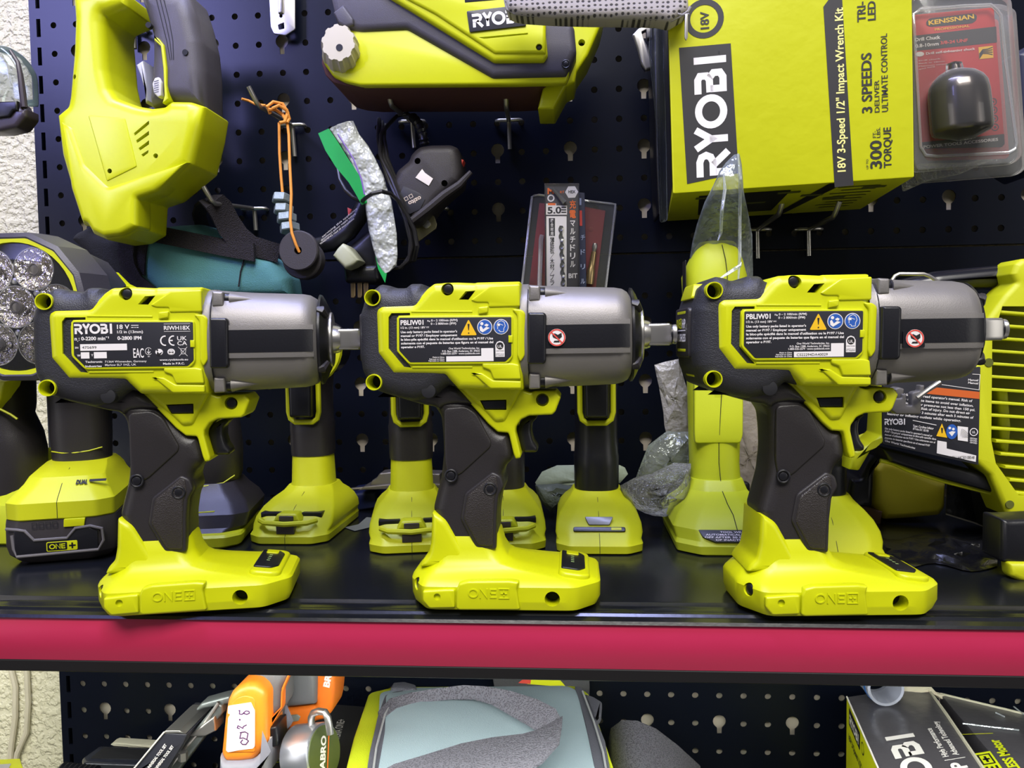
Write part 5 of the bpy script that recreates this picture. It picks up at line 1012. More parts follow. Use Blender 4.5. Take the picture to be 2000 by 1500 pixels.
crumple('film_sheet','clear film sheet sagging below the whitish bag, left of the tall yellow tool','plastic film',C6([(290,840),(450,720),(640,720),(660,1100),(400,1180),(190,1130),(230,1000)]),-125,10,film('sheet_film',(.6,.65,.58),fac=.22,rough=.15,bump=(120,.9)),4,2.5,5,sharp=60)
crumple('crumpled_film','heap of crumpled clear film on the shelf right of the black-handled drill','plastic film',C6([(50,1180),(170,1110),(330,1080),(520,980),(660,1000),(660,1260),(430,1440),(260,1420),(120,1330),(60,1260)]),-165,20,CR1,6,3,7,sharp=60,mid=7)
crumple('paper_bag','crumpled pale green paper behind the black-handled drill','paper',K3([(-60,860),(0,780),(120,725),(270,716),(600,716),(655,738),(675,800),(612,868),(450,900),(-40,900)]),-96,8,M('pale_green_paper',(.34,.40,.30),.8,bump=(60,.8,.003),var=.12),4,1.5,9,sharp=50)
crumple('cloth_bag','grey crumpled bag under the pale green paper behind the drills','plastic bag',K3([(-60,880),(120,870),(300,900),(290,960),(180,1050),(60,1090),(-40,1010)]),-112,10,M('grey_green_film',(.10,.12,.11),.5,bump=(120,1.0,.003),var=.3,vscale=30),4,2,11,sharp=50)
crumple('packing_bag','beige plastic bag seen between the tall yellow tool and the right wrench handle','plastic bag',[(1425,775),(1495,790),(1500,990),(1440,1010),(1425,900)],-75,5,M('beige_film',(.30,.26,.22),.5,bump=(80,.8,.003)),4,1.5,13,sharp=50)
t=T('metal_plane','flat grey metal tool lying at the back between two drills','metal tool',tuple(U(720,965,Y=-70)))
t.p('plate',B().slab(rnd(UX([(700,957),(712,950),(770,945),(870,945),(870,952),(712,956)],-90),.5),-92,-60,.6),M('dull_steel',(.22,.20,.17),.4,.7)); t.p('block',B().slab(rnd(UX([(722,948),(727,938),(735,934),(742,924),(768,921),(860,925),(860,946)],-85),1),-86,-64,1.5),M('dull_steel',(.22,.20,.17),.4,.7))
t.p('rod',B().tube([U(x,y,Y=-88) for x,y in ((652,961),(690,955),(724,952))],[.8,1.4,1.4],8),M('dull_steel',(.22,.20,.17),.4,.7))
solo('blue_block','dark blue plastic block lying under the flat metal tool','block',B().slab(rnd(UX([(672,965),(735,957),(742,990),(680,1000)],-70),2),-74,-20,3),M('deep_blue_plastic',(.008,.014,.06),.45),tuple(U(705,1000,Y=-60)))
b=B().poly([(lambda q:(q.x,q.y))(U(x,y,Z=ZS+.6)) for x,y in ((672,1030),(700,1024),(716,1010),(745,1012),(722,1030),(693,1037))],0,mp=lambda a,b_,t_:(a,b_,ZS+.6))
solo('paper_scrap','grey scrap of paper on the shelf right of the first drill','paper',b,M('grey_scrap',(.16,.17,.14),.8),tuple(U(700,1030,Z=ZS)),sharp=None)
solo('card_strip','brown cardboard strip with a hole lying behind the right wrench handle','cardboard',B().slab(rnd(UX([(1600,1010),(1632,985),(1690,990),(1722,998),(1718,1025),(1640,1022)],-120),1),-122,-60,1),M('brown_card',(.20,.11,.06),.8),tuple(U(1660,1030,Y=-110)))
t=T('cable_reel_wrap','pale roll with printed text standing behind the right wrench handle','roll',tuple(U(1640,1000,Y=-60)))
t.p('roll',B().column([(U(0,1000,Y=-60).z,U(1612,1,Y=-60).x,U(1662,1,Y=-60).x,12),(U(0,905,Y=-60).z,U(1614,1,Y=-60).x,U(1660,1,Y=-60).x,12)],-60,e=2),M('pale_wrap',(.26,.28,.27),.5)); a=U(1634,960,Y=-72.6); q=B(); q.text('GUARA',a.x-4,a.z,4,t=-72.8); q.text('TILE',a.x-2,a.z-8,4,t=-72.8); t.p('lettering',q,PBLK,sharp=None)
solo('dark_pad','small black rounded pad behind the tall yellow tool','pad',B().slab(rnd(UX(K3([(1495,880),(1540,850),(1640,860),(1640,945),(1510,935)]),-92),3),-94,-84,2),BLK,tuple(U(1440,960,Y=-90)))
g=U(1655,1105,Y=-253); stander('cordless_stapler','low yellow tool foot peeking out behind the handle of the right wrench',1638,-251,math.radians(-8),BLK,'none',ylo=False,head=False,cat='power tool')

# ---- spotlight at the left edge
C=U(38,600,Y=-236); t=T('spotlight','large round spotlight with seven reflectors and yellow ring at the left edge','spotlight',(C.x,-180,ZS+.3))
def rgs(spec,n=44,sx=1,seg8=False):
    R=[]
    for y_,r_ in spec: R.append([(C.x+r_*math.cos(6.28318*i/n),y_,C.z+r_*math.sin(6.28318*i/n)) for i in range(n)])
    return R
SH=M('spotlight_grey_shell',(.055,.05,.062),.42,bump=(1500,.3),var=.1)
t.p('housing',B().rings(rgs(((-238,51.5),(-241,52.5),(-242,55),(-240,58.5),(-225,59.5),(-205,60),(-200,57),(-168,52),(-150,44),(-140,30)),14)+[]),SH,sharp=25)
t.p('yellow_ring',B().rings(rgs(((-236,49.5),(-241.5,49.8),(-241.5,53.6),(-236,54))),closed=True),YEL)
t.p('clear_cover',B().rings(rgs(((-236.5,50),(-240,50),(-240.5,49),(-241,2)))),film('cover_glass',(.8,.8,.8),fac=.02,rough=.03,bump=(5,.05)))
rp=t.p('reflector_plate',B().rings(rgs(((-238,49.6),(-238,1)),44)),M('reflector_grey',(.30,.27,.24),.35,.4))
CHR=M('chrome_reflector',(.72,.66,.57),.14,1,bump=(170,1.0,.006),var=.25,vscale=80)
for i in range(7):
    if i==6: cx,cz=C.x,C.z
    else: a=math.radians(61+60*i); cx,cz=C.x+33.*math.cos(a),C.z+33.*math.sin(a)
    n=28; R=[]
    for y_,r_ in ((-239.4,16.2),(-239.6,15.6),(-236,14),(-230,11),(-224,7),(-222,4)): R.append([(cx+r_*math.cos(6.28318*j/n),y_,cz+r_*math.sin(6.28318*j/n)) for j in range(n)])
    # the plate is opened by the cups: build cup in front of it
    R=[[(x,-238.6-( -y+(-239.6))*-.18 if 0 else y_,z) for x,y_,z in r_] for r_ in [[(x,-238.9+(y__+239.6)*-.0,z) for x,y__,z in rr] for rr in R]]
    cup=B().rings([[(cx+r_*math.cos(6.28318*j/n),y_,cz+r_*math.sin(6.28318*j/n)) for j in range(n)] for y_,r_ in ((-238,16.4),(-240,16.4),(-240,15.4),(-238.4,11),(-238.15,6))])
    cp_=t.p('reflector',cup,CHR,rp); t.p('reflector_lens',B().cyl((cx,-240.0,cz),(cx,-237.8,cz),5.4,bev=.5).ring((cx,-240,cz),4,.7),M('grey_lens',(.16,.14,.12),.2,.3),cp_)
    t.p('rim_highlight',B().ring((cx,-240.1,cz),16.2,.5,(0,1,0),32,6),STEEL,cp_)  # thin steel ring added for the bright highlight around each cup
    if i<6: a=math.radians(31+60*i); t.p('plate_screw',B().cyl((C.x+20*math.cos(a),-240,C.z+20*math.sin(a)),(C.x+20*math.cos(a),-238,C.z+20*math.sin(a)),2.6,bev=.6),STEEL,rp)
zz_=lambda py,Y=-190:U(20,py,Y=Y).z; xx_=lambda p_,Y=-190:U(p_,850,Y=Y).x
t.p('handle',B().column([(zz_(962),xx_(-40),xx_(62),22),(zz_(930),xx_(-44),xx_(72),23),(zz_(880),xx_(-42),xx_(73),24),(zz_(845),xx_(-40),xx_(66),24),(zz_(808),xx_(-36),xx_(50),22),(zz_(790),xx_(-36),xx_(54),22),(zz_(740),xx_(-40),xx_(54),24)],-186,e=2.4),DRK)
t.p('rear_guard',B().slab(rnd(UX(K0([(250,590),(270,570),(300,620),(330,715),(470,745),(470,800),(330,860),(200,860)]),-170),2),-172,-140,4),YELM)
t.p('handle_stripe',B().tube([U(x,y,Y=-211) for x,y in K0([(-40,250),(10,270),(80,305),(130,340)])],.9,6),YELM)
sl(t,'yellow_wedge',[(-60,50),(42,55),(5,185),(-60,300)],K0,-214,20,2,YELM)
fx=C.x; t.p('base',B().rings([[(x_+fx-26,y_-225,z_+ZS) for x_,y_,z_ in r_] for r_ in [oct_(.3,33,16,120),oct_(2,36,14,122),oct_(26,40,10,124),oct_(34,41,12,122),oct_(44,38,20,118),oct_(54,30,34,114),oct_(62,24,46,108)]]),YG,sharp=24)
t.p('rear_fin',B().slab(rnd(UX([(208,528),(232,552),(262,566),(215,568)],-165),1),-172,-146,2),YEL)

# ---- blower / fan unit at the right edge
t=T('cordless_inflator','large yellow and black inflator with slatted grille cut by the right edge','power tool',(220,-150,ZS+.3)); Yf=-212
px=lambda p:p
C4=cr(1640,500,.24)
fc=t.p('side_shell',B().slab(rnd(UX([(2060,500),(1998,505),(1985,515),(1977,535),(1986,552),(1964,575),(1930,622),(1912,700),(1905,716),(1735,740),(1728,760),(1722,850),(1705,866),(1668,880),(1662,895),(1660,918),(1680,920),(1708,872),(1722,866),(1908,906),(1935,930),(1968,1008),(2060,1012)],Yf),1),Yf,Yf+34,4,seg=3),YELM,cut=[B().slab(UX([(1948,1035),(1948,985),(1955,590),(2080,590),(2080,975),(1998,972),(1985,965),(1945,925),(1938,870),(1938,660),(1955,600)][3:][::-1] if 0 else [(1958,598),(2080,598),(2080,970),(1990,968),(1945,905),(1936,860),(1938,660)],Yf),Yf-20,Yf+30)])
t.p('grille_backing',B().slab(UX([(1930,590),(2080,590),(2080,980),(1985,975),(1930,900)],Yf),Yf+29,Yf+31,0),M('grille_shade_yellow',(.30,.30,.004),.6),fc)  # dimmed yellow, shade between the slats is put into the colour
for i in range(15):
    y0=606+i*25.3; x0=1958 if i==0 else 1938 if i<10 else 1940+(i-9)*9
    t.p('grille_slat',B().slab(UX([(x0-2,y0),(2080,y0+10),(2080,y0+15),(x0-2,y0+6)],Yf),Yf+1,Yf+24,.6),YELM,fc)
t.p('grille_rib',B().slab(rnd(UX([(1968,760),(1990,765),(1996,840),(1990,900),(1975,880)],Yf),2),Yf+14,Yf+28,2),YELM,fc)
c=UX([(1931,708)],Yf)[0]; t.p('screw_hole',B().cyl((c[0],Yf-.6,c[1]),(c[0],Yf+3,c[1]),3.2),M('hole_shade_lime',(.10,.11,.01),.6),fc)  # disc in dark lime paints the shade inside a screw hole
c=UX([(1972,985)],Yf)[0]; t.p('screw_hole',B().cyl((c[0],Yf-.6,c[1]),(c[0],Yf+3,c[1]),3),M('hole_shade_lime',(.10,.11,.01),.6),fc)  # second disc with hole shade as its colour
lb=t.p('warning_label',B().slab(rnd(UX([(1724,738),(1914,716),(1910,908),(1724,867)],Yf),1),Yf-.8,Yf+2,.2),LAB,fc,label='black warning label with white print')
g5=lambda p:UX(K5(p),Yf); og=B(); og.poly(g5([(1010,625),(1458,672),(1455,745),(900,690)]),Yf-1); t.p('orange_bar',og,M('orange_bar',(.62,.12,.02),.5),lb,sharp=None)
q=B()
def t5(s_,p0,p1,h,bold=.02):
    a=Vector((*g5([p0])[0],)); c=Vector((*g5([p1])[0],)); d=c-a; q.text(s_,0,0,h,t=0,w=d.length,bold=bold,mp=frame((a.x,Yf-1.2,a.y),(d.x,0,d.y),(0,0,1)))
for i,s_ in enumerate(('To reduce risk of injury read operator\'s manual. Risk of','bursting. Do not inflate items to avoid over inflation.','Do not use inflator for pressures not less than 150 psi.','Do not use outdoors. Risk of injury. Do not direct air','Allow unit to cool for 3 minutes after each 5 minutes of','leaving or inflating outlets while operating.')):
    t5(s_,(470+i*4,690+i*44),((1378,1390,1408,1355,1390,1260)[i],(778,828,872,906,952,985)[i]),1.9)
for i,(s_,u) in enumerate((('Use only battery packs listed in operator\'s manual or',960),('P197 / Employer uniquement le bloc-pile specifie dans',1000),('manuel d\'utilisation ou le P197 / Use solamente con el',990),('paquete de baterias que figura en el manual P197',935),('One World Technologies',780))): t5(s_,(465,1060+i*32),(u,1140+i*34-(8 if i>3 else 0)),1.5)
a=g5([(462,1015)])[0]; q.logo(a[0],a[1],4.6,15,t=Yf-1.2); t5('Type: Cordless Inflator',(758,1035),(975,1065),1.7); t5('18 Volts DC 150 PSI',(758,1065),(920,1090),1.7)
q.stroke(g5([(758,968),(1005,1018)]),.5,Yf-1.2); q.stroke(g5([(1060,595),(1450,650),(1460,490),(1380,485)]),.4,Yf-1.2); t5('Manuel',(1335,555),(1440,560),1.6); t5('Manual',(1335,585),(1440,592),1.6)
q.poly(g5([(1225,1028),(1335,1040),(1333,1190),(1228,1175)]),Yf-1.2).poly(g5([(1015,1178),(1112,1195),(1112,1262),(1420,1335),(1416,1402),(1008,1312)]),Yf-1.2)
c=g5([(1395,1090)])[0]; q.stroke(circ(c[0],c[1],2.7,20),.6,Yf-1.2,closed=True); q.text('UL',c[0]-1.2,c[1]-.9,1.8,t=Yf-1.2,w=2.4)
for i in range(3): t5('CERTIFIED',(1352,1160+i*22),(1428,1172+i*22),1.1)
t.p('label_print',q,WHT,lb,sharp=None)
q2=B(); q2.poly(g5([(1062,1000),(1118,1150),(1003,1132)]),Yf-1.25); t.p('warning_triangle',q2,PYEL,lb,sharp=None)
c=g5([(1166,1087)])[0]; q3=B().poly(circ(c[0],c[1],4.1,22,5.6),Yf-1.25); t.p('blue_symbol',q3,PBLU,lb,sharp=None)
q4=B().poly(circ(c[0]-1.6,c[1]+2.8,1,10),Yf-1.35).poly(circ(c[0]+1,c[1]+2,1,10),Yf-1.35).poly([(c[0]-2.4,c[1]-.5),(c[0],c[1]+.5),(c[0]+2.6,c[1]),(c[0],c[1]-3.4)],Yf-1.35); t.p('label_print',q4,WHT,lb,sharp=None)
q5=B(); a=g5([(1155,1325)])[0]; q5.text('LS21144CE0108548',a[0],a[1]-3.4,2.4,t=Yf-1.35,w=17,bold=0)
q5.poly(g5([(1052,1045),(1072,1048),(1068,1100),(1058,1100)]),Yf-1.4)
for i in range(9): an=i*.62; cc_=g5([(1245,1150)])[0]; q5.poly([(cc_[0]+1.2*math.cos(an*.25+.0),cc_[1]+1.2*math.sin(an*.25)),(cc_[0]+7*math.cos(an*.25+.05),cc_[1]+7*math.sin(an*.25+.05)),(cc_[0]+7*math.cos(an*.25+.09),cc_[1]+7*math.sin(an*.25+.09))],Yf-1.4)
t.p('label_print',q5,PBLK,lb,sharp=None)
t.p('carry_handle',B().slab(rnd(UX([(1700,562),(1835,528),(2000,512),(2060,512),(2060,566),(1980,562),(1960,560),(1860,568),(1720,600)],-190),3),-190,-150,9,seg=4),M('gloss_black_handle',(.010,.010,.014),.22))
t.p('under_band',B().slab(rnd(UX(K6([(345,228),(1000,388),(1225,452),(1300,610),(860,492),(430,350)]),Yf+6),1),Yf+8,Yf+60,4),BLK)
t.p('under_lip',B().tube([U(x,y,Y=Yf+14) for x,y in K6([(330,330),(430,352),(560,410),(860,502),(1130,570),(1290,608)])],1.7,8),YELM)
t.p('rear_bumper',B().slab(rnd(UX([(1712,872),(1700,900),(1682,935),(1662,935),(1652,990),(1706,992),(1710,920),(1730,895)],-150),2),-150,-90,5),BLK)
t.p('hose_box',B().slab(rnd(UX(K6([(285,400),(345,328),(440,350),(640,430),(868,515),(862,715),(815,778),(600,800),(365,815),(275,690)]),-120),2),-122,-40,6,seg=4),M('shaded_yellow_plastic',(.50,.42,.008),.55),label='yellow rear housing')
t.p('corner_bumper',B().slab(rnd(UX([(1958,1014),(1975,1016),(2060,1012),(2060,1100),(2000,1110),(1956,1098)],-282),2),-282,-254,4),BLK)
t.p('foot',B().slab(rnd(UX([(1972,1100),(2060,1100),(2060,1138),(1998,1138),(1975,1128)],-286),2),-286,-272,4),YELM)
t.p('under_frame',B().slab(rnd(UX([(1960,980),(2060,980),(2060,1058),(1972,1052)],-200),2),-198,-110,4),BLKM)
# hanging wire clip behind the right wrench
t=T('wire_hanger','grey plastic hanger with steel wire behind the nose of the right wrench','hanger',tuple(U(1770,810,Y=-235)))
ht=M('grey_hanger_plastic',(.13,.12,.11),.5)
t.p('hanger_plate',B().slab(rnd(UX(K5([(545,760),(560,740),(640,735),(640,690),(690,690),(685,810),(745,815),(745,690),(765,670),(825,660),(830,600),(880,600),(870,690),(845,760),(840,885),(820,908),(580,905),(545,870)]),-238),1),-240,-232,1.2),ht)
t.p('clip',B().slab(rnd(UX(K5([(560,640),(610,620),(670,640),(655,740),(600,760)]),-236),1),-238,-226,1.5),ht)
t.p('steel_wire',B().tube([U(x,y,Y=-244) for x,y in K5([(810,735),(870,690),(960,625),(1050,565)])],1.7,8),STEEL)
t.p('steel_wire',B().tube([U(x,y,Y=-244) for x,y in ((1742,548),(1748,539),(1756,535),(1804,535),(1815,539),(1834,551))],1.3,8),STEEL)
# black plastic sheet lying on the shelf
zs=lambda x,y,h=0:(lambda q:(q.x,q.y,ZS+h))(U(x,y,Z=ZS+h))
rg=random.Random(5); b=B(); n=14; m_=7; V=[]
for i in range(n+1):
    for j in range(m_+1):
        x=1708+(i/n)*240; y=1046+(j/m_)*62+8*math.sin(i*.7); V.append(zs(x,y,1.0+(5 if 0<i<n and 0<j<m_ else 0)*rg.random()))
b.add(V,[(i*(m_+1)+j,(i+1)*(m_+1)+j,(i+1)*(m_+1)+j+1,i*(m_+1)+j+1) for i in range(n) for j in range(m_)])
solo('plastic_sheet','black glossy plastic sheet lying on the shelf right of the right wrench foot','plastic sheet',b,M('gloss_black_film',(.006,.006,.007),.25,bump=(60,.6,.003)),zs(1830,1090),sharp=180)
t=T('document_sleeve','dark glossy sleeve with a bright edge leaning under the yellow inflator','sleeve',tuple(U(1900,1040,Y=-150)))
t.p('sleeve',B().slab(UX([(1850,945),(1960,962),(1962,1042),(1848,1002)],-150),-150,-149,.2),M('gloss_black_film',(.006,.006,.007),.25)); t.p('edge',B().tube([U(1848,1004,Y=-151),U(1900,1020,Y=-151),U(1960,1041,Y=-151)],.7,6),M('bright_edge',(.5,.48,.45),.3))
# ================================================ things on the lower shelf
K7=cr(0,1180,.35); K8=cr(600,1180,.35); K9=cr(1300,1180,.35); K10=cr(380,1300,.17); K11=cr(1630,1320,.185)
LOW=-760.
def zp(pts,z): return [(q.x,q.y) for q in (U(x,y,Z=z) for x,y in pts)]
def topmp(z0): return lambda a,b_,t_:(a,b_,z0-t_)
def prism(pts,z,bev=1,cro=None,r=0,low=LOW,seg=2):
    p=zp(cro(pts) if cro else pts,z); p=rnd(p,r,3) if r else p; return B(topmp(z)).slab(p,0,z-low,bev,back=0,seg=seg)
def dn(Y,px,py): q=U(px,py,Y=Y); return q
# cooler bag
t=T('tool_bag','grey zip tool bag with light grey-blue top and woven straps, bottom centre','bag',(-170,-170,LOW)); Z=-603.
FAB=M('pale_blue_grey_canvas',(.32,.41,.46),.85,weave=(900,.25),var=.06,vscale=20); TRM=M('slate_webbing',(.11,.11,.14),.85,weave=(1100,.6)); WEB=M('grey_woven_strap',(.085,.080,.10),.8,weave=(620,1.0,(.17,.165,.20)))
tp=[(735,1345),(770,1338),(960,1338),(1120,1336),(1140,1350),(1180,1430),(1215,1580),(1230,1800),(640,1800),(660,1600),(700,1440)]
t.p('side_wall',B(topmp(Z-3)).slab(rnd(zp([(720,1352),(770,1340),(1125,1338),(1150,1352),(1200,1500),(1226,1600),(1240,1840),(625,1840),(650,1600),(690,1440)],Z-3),6),0,150,3,back=0),M('lime_canvas',(.58,.66,.01),.8,weave=(900,.3)))
b=B(); R=[]; P0=zp([(742,1352),(800,1343),(960,1341),(1108,1339),(1132,1352),(1152,1420),(1182,1540),(1190,1790),(690,1790),(705,1600),(738,1430)],Z)
cx=sum(a for a,_ in P0)/len(P0); cy=sum(c for _,c in P0)/len(P0); pr=rnd(P0,8)
for k,h in ((0.05,7),(.4,6.3),(.7,4.6),(.88,2.6),(1,.0),(1,-6)): R.append([(cx+(a-cx)*k,cy+(c-cy)*k,Z+h) for a,c in pr])
t.p('top_panel',b.rings(R),FAB,sharp=60)
edge=[(700,1500),(712,1465),(728,1425),(742,1375),(758,1352),(790,1345),(830,1343)]
t.p('zip_border',B(topmp(Z+1.5)).slab(rnd(zp([(690,1790),(704,1590),(722,1470),(738,1400),(752,1360),(775,1352),(790,1350),(772,1385),(748,1470),(728,1600),(716,1790)],Z),3),0,6,1.2),TRM)
t.p('zip_border',B(topmp(Z+1.5)).slab(rnd(zp([(1122,1342),(1136,1345),(1162,1400),(1182,1450),(1202,1560),(1215,1790),(1185,1790),(1172,1560),(1148,1440),(1132,1372)],Z),3),0,6,1.2),TRM)
for pts in (((722,1560),(735,1460),(752,1395),(768,1368)),((1138,1350),(1160,1410),(1178,1470),(1195,1570))): t.p('zip_line',B().tube([(lambda q:tuple(q))(U(x,y,Z=Z+2.6)) for x,y in pts],1.0,6),M('zip_grey',(.4,.4,.42),.4))
for pts in (((762,1350),(768,1338),(790,1336),(812,1342),(815,1352)),((1142,1360),(1160,1366),(1176,1376),(1174,1400),(1166,1412))): t.p('end_tab',B(topmp(Z+3)).slab(rnd(zp(pts,Z),2),0,8,2),TRM)
def sp(x,y,h): return tuple(U(x,y,Z=Z+h))
def strap(pl,name='carry_strap',th=2.2):   # list of (outer px, inner px, height)
    R=[]
    for o_,i_,ho,hi in pl: a,c=Vector(sp(*o_,ho)),Vector(sp(*i_,hi)); R.append([tuple(a),tuple(c),tuple(c+Vector((0,0,-th))),tuple(a+Vector((0,0,-th)))])
    return B().rings(R)
t.p('carry_strap',strap([((738,1390),(746,1404),2,2),((762,1364),(775,1382),5,4),((800,1353),(822,1368),10,6),((850,1345),(878,1362),16,9),((905,1338),(925,1362),20,12),((955,1341),(940,1366),24,13),((1000,1350),(960,1372),26,14),((1050,1366),(995,1392),28,15),((1085,1384),(1030,1412),30,16),((1098,1408),(1055,1428),32,18)]),TRM if 0 else WEB,sharp=60)
t.p('carry_strap',strap([((1050,1425),(1099,1398),18,33),((1020,1433),(1097,1420),17,34),((960,1440),(1092,1450),15,34),((900,1452),(1060,1486),14,32),((830,1474),(1010,1520),13,30),((770,1492),(930,1570),12,28),((700,1530),(860,1640),12,26)]),WEB,sharp=60)
t=T('loose_strap','grey woven strap curling out right of the bag onto the lower shelf','strap',tuple(U(1260,1490,Z=-640)))
b=B().ribbon([U(x,y,Z=z) for x,y,z in ((1190,1560,-700),(1195,1490,-680),(1200,1475,-650),(1222,1462,-640),(1252,1466,-640),(1290,1486,-650),(1335,1520,-670),(1380,1560,-700))],[Vector(v) for v in ((0,-44,0),(0,-44,-3),(0,-44,-4),(0,-44,-5),(0,-44,-6),(0,-44,-8),(0,-44,-8),(0,-44,-8))],2.2); t.p('strap',b,WEB,sharp=60)
# dark disc with label behind the bag
t=T('grinding_disc','dark disc with yellow and red label standing behind the bag','disc',tuple(U(1055,1500,Y=-12)))
p=UX([(962,1322),(958,1300),(1050,1290),(1150,1300),(1152,1345),(1150,1372),(1130,1420),(980,1420)],-14); t.p('disc',B().slab(rnd(p,6),-16,-9,1.5),M('abrasive_grey',(.06,.06,.065),.9,bump=(900,1.0,.0006)))
t.p('yellow_label',B().poly(UX([(1030,1336),(1038,1320),(1085,1318),(1106,1342)],-16.3),-16.3),M('yellow_label',(.66,.70,.01),.5),sharp=None); t.p('red_label',B().poly(UX([(1012,1334),(1030,1320),(1038,1320),(1036,1336)],-16.4),-16.4),PRED,sharp=None)
t.o.location.z=(LOW+ZO)*S
for c_ in t.o.children: c_.location.z=(tuple(U(1055,1500,Y=-12))[2]-LOW)*S
# carton A (dark top, yellow side) and carton B at the right
DT=M('dark_printed_card',(.075,.070,.080),.30,bump=(40,.4,.003),spec=.6,var=.25,vscale=18); Z=-600.
t=T('cardboard_carton','dark-topped carton with yellow side and big white letters, bottom right','box',(150,-160,LOW))
A_,B_,C_=(Vector((*zp([p_],Z)[0],0)) for p_ in ((1654,1361),(1715,1500),(1809,1340))); dB=(B_-A_).normalized(); dC=(C_-A_).normalized(); L1=270; W1=(C_-A_).length
# left edge runs along dB, back edge along dC
bxa=lambda a,b_,t_:(A_.x+dC.x*a-dB.x*-b_,A_.y+dC.y*a+dB.y*b_,Z-t_)
cbx=t.p('carton_body',B(bxa).slab([(0,0),(W1,-2),(W1*1.0,L1),(0,L1)],0,158,.8,back=0,seg=2),DT)
t.p('side_panel',B().add([bxa(-.35,b_,t_) for b_,t_ in ((1,1.5),(L1,1.5),(L1,157),(1,157))],[(0,1,2,3)]),CY,cbx,sharp=None)
fs=lambda a,b_,t_:bxa(-.7+t_,a,-b_)    # on the left side, a towards the viewer, b up
q=B(fs).poly([(14,-4),(62,-4),(62,-20),(14,-20)],0); t.p('side_logo_panel',q,PBLK,cbx,sharp=None)
fl2=lambda a,b_,t_:bxa(-.9,60-a,-b_-0)
q=B(lambda a,b_,t_:bxa(-1.0,a,-b_)); q.logo(18,-17,9,40,t=0); t.p('lettering',q,WHT,cbx,sharp=None)
q=B(lambda a,b_,t_:bxa(-1.0,a,-b_)); q.text('18V 3-Speed 1/2" Impact Wrench Kit',14,-34,6,t=0,bold=.02); q.stroke(circ(74,-12,5,20),1,0,closed=True); t.p('black_print',q,PBLK,cbx,sharp=None)
# top print: reads away from the viewer
def topf(px_,z=.4):
    o_=Vector((*zp([px_],Z)[0],0)); return lambda a,b_,t_:(o_.x-dB.x*a-dC.x*b_,o_.y-dB.y*a-dC.y*b_,Z+z)
pI=Vector((*zp([(1783,1432)],Z)[0],0)); ln=118.; oR=pI+dB*ln
q=B(lambda a,b_,t_:(oR.x-dB.x*a-dC.x*b_,oR.y-dB.y*a-dC.y*b_,Z+.4)); q.logo(0,0,(Vector((*zp([(1712,1426)],Z)[0],0))-pI).length*.97,ln,t=0); t.p('lettering',q,WHT,cbx,sharp=None)
q=B(topf((1853,1478))); q.text('High Performance',0,0,6,w=48,bold=.02); q.text('Advanced Technology',0,-10,6,w=58,bold=.02); q.stroke([(-5,-14),(-5,6)],.8,0); q.text('P',-20,-10,14,bold=.04); t.p('lettering',q,WHT,cbx,sharp=None)
t.p('torn_edge',B().tube([bxa(0,0,0),bxa(0,80,0),bxa(0,L1,0)],.8,6),PAPER,cbx); t.p('torn_edge',B().tube([bxa(W1,0,.5),bxa(W1+1,60,.2),bxa(W1,L1,0)],1.6,6),M('torn_card',(.5,.47,.36),.9),cbx)
t=T('cardboard_carton','dark carton with bright yellow print in the bottom right corner','box',(230,-160,LOW)); Z2=-604
A2_=Vector((*zp([(1830,1354)],Z2)[0],0)); E2=Vector((*zp([(2010,1398)],Z2)[0],0)); dD=(E2-A2_).normalized(); dE=Vector((dD.y,-dD.x,0)); 
bxb=lambda a,b_,t_:(A2_.x+dD.x*a+dB.x*b_,A2_.y+dD.y*a+dB.y*b_,Z2-t_)
cb2=t.p('carton_body',B(bxb).slab([(3,0),(140,0),(140,270),(22,270)],0,154,.8,back=0,seg=2),DT)
def f2(px_,z=.4):
    o_=Vector((*zp([px_],Z2)[0],0)); return lambda a,b_,t_:(o_.x-dB.x*a-dC.x*b_,o_.y-dB.y*a-dC.y*b_,Z2+z)
q=B(f2((1957,1500))); q.poly([(-60,0),(26,0),(26,17),(-60,17)],0); YP=M('yellow_ink',(.62,.70,.01),.45); t.p('yellow_panel',q,YP,cb2,sharp=None)
q=B(f2((1957,1500),.6)); q.one(-36,3,11,58,t=0,lw=.2); t.p('lettering',q,PBLK,cb2,sharp=None)
q=B(f2((1985,1492))); q.text('BRUSHLESS Motor',-40,0,10,w=80,bold=.04); q.stroke([(30,40),(52,36),(56,30),(50,0)],.8,0); t.p('yellow_print',q,YP,cb2,sharp=None)
t.p('torn_edge',B().tube([bxb(3,0,0),bxb(60,-1,0),bxb(140,0,0)],1.4,6),M('torn_card',(.5,.47,.36),.9),cb2)
for pts in ([(1880,1413),(1920,1418),(1990,1426)],[(1980,1380),(1995,1392),(2010,1402)],[(1945,1392),(1962,1400)]): t.p('film_glint',B().tube([tuple(U(x,y,Z=Z2+1)) for x,y in pts],.7,6),film('fold_film',(.9,.95,1)),cb2)
t=T('tape_roll','clear and blue tape roll lying on the dark-topped carton','tape roll',tuple(U(1712,1362,Z=-600)))
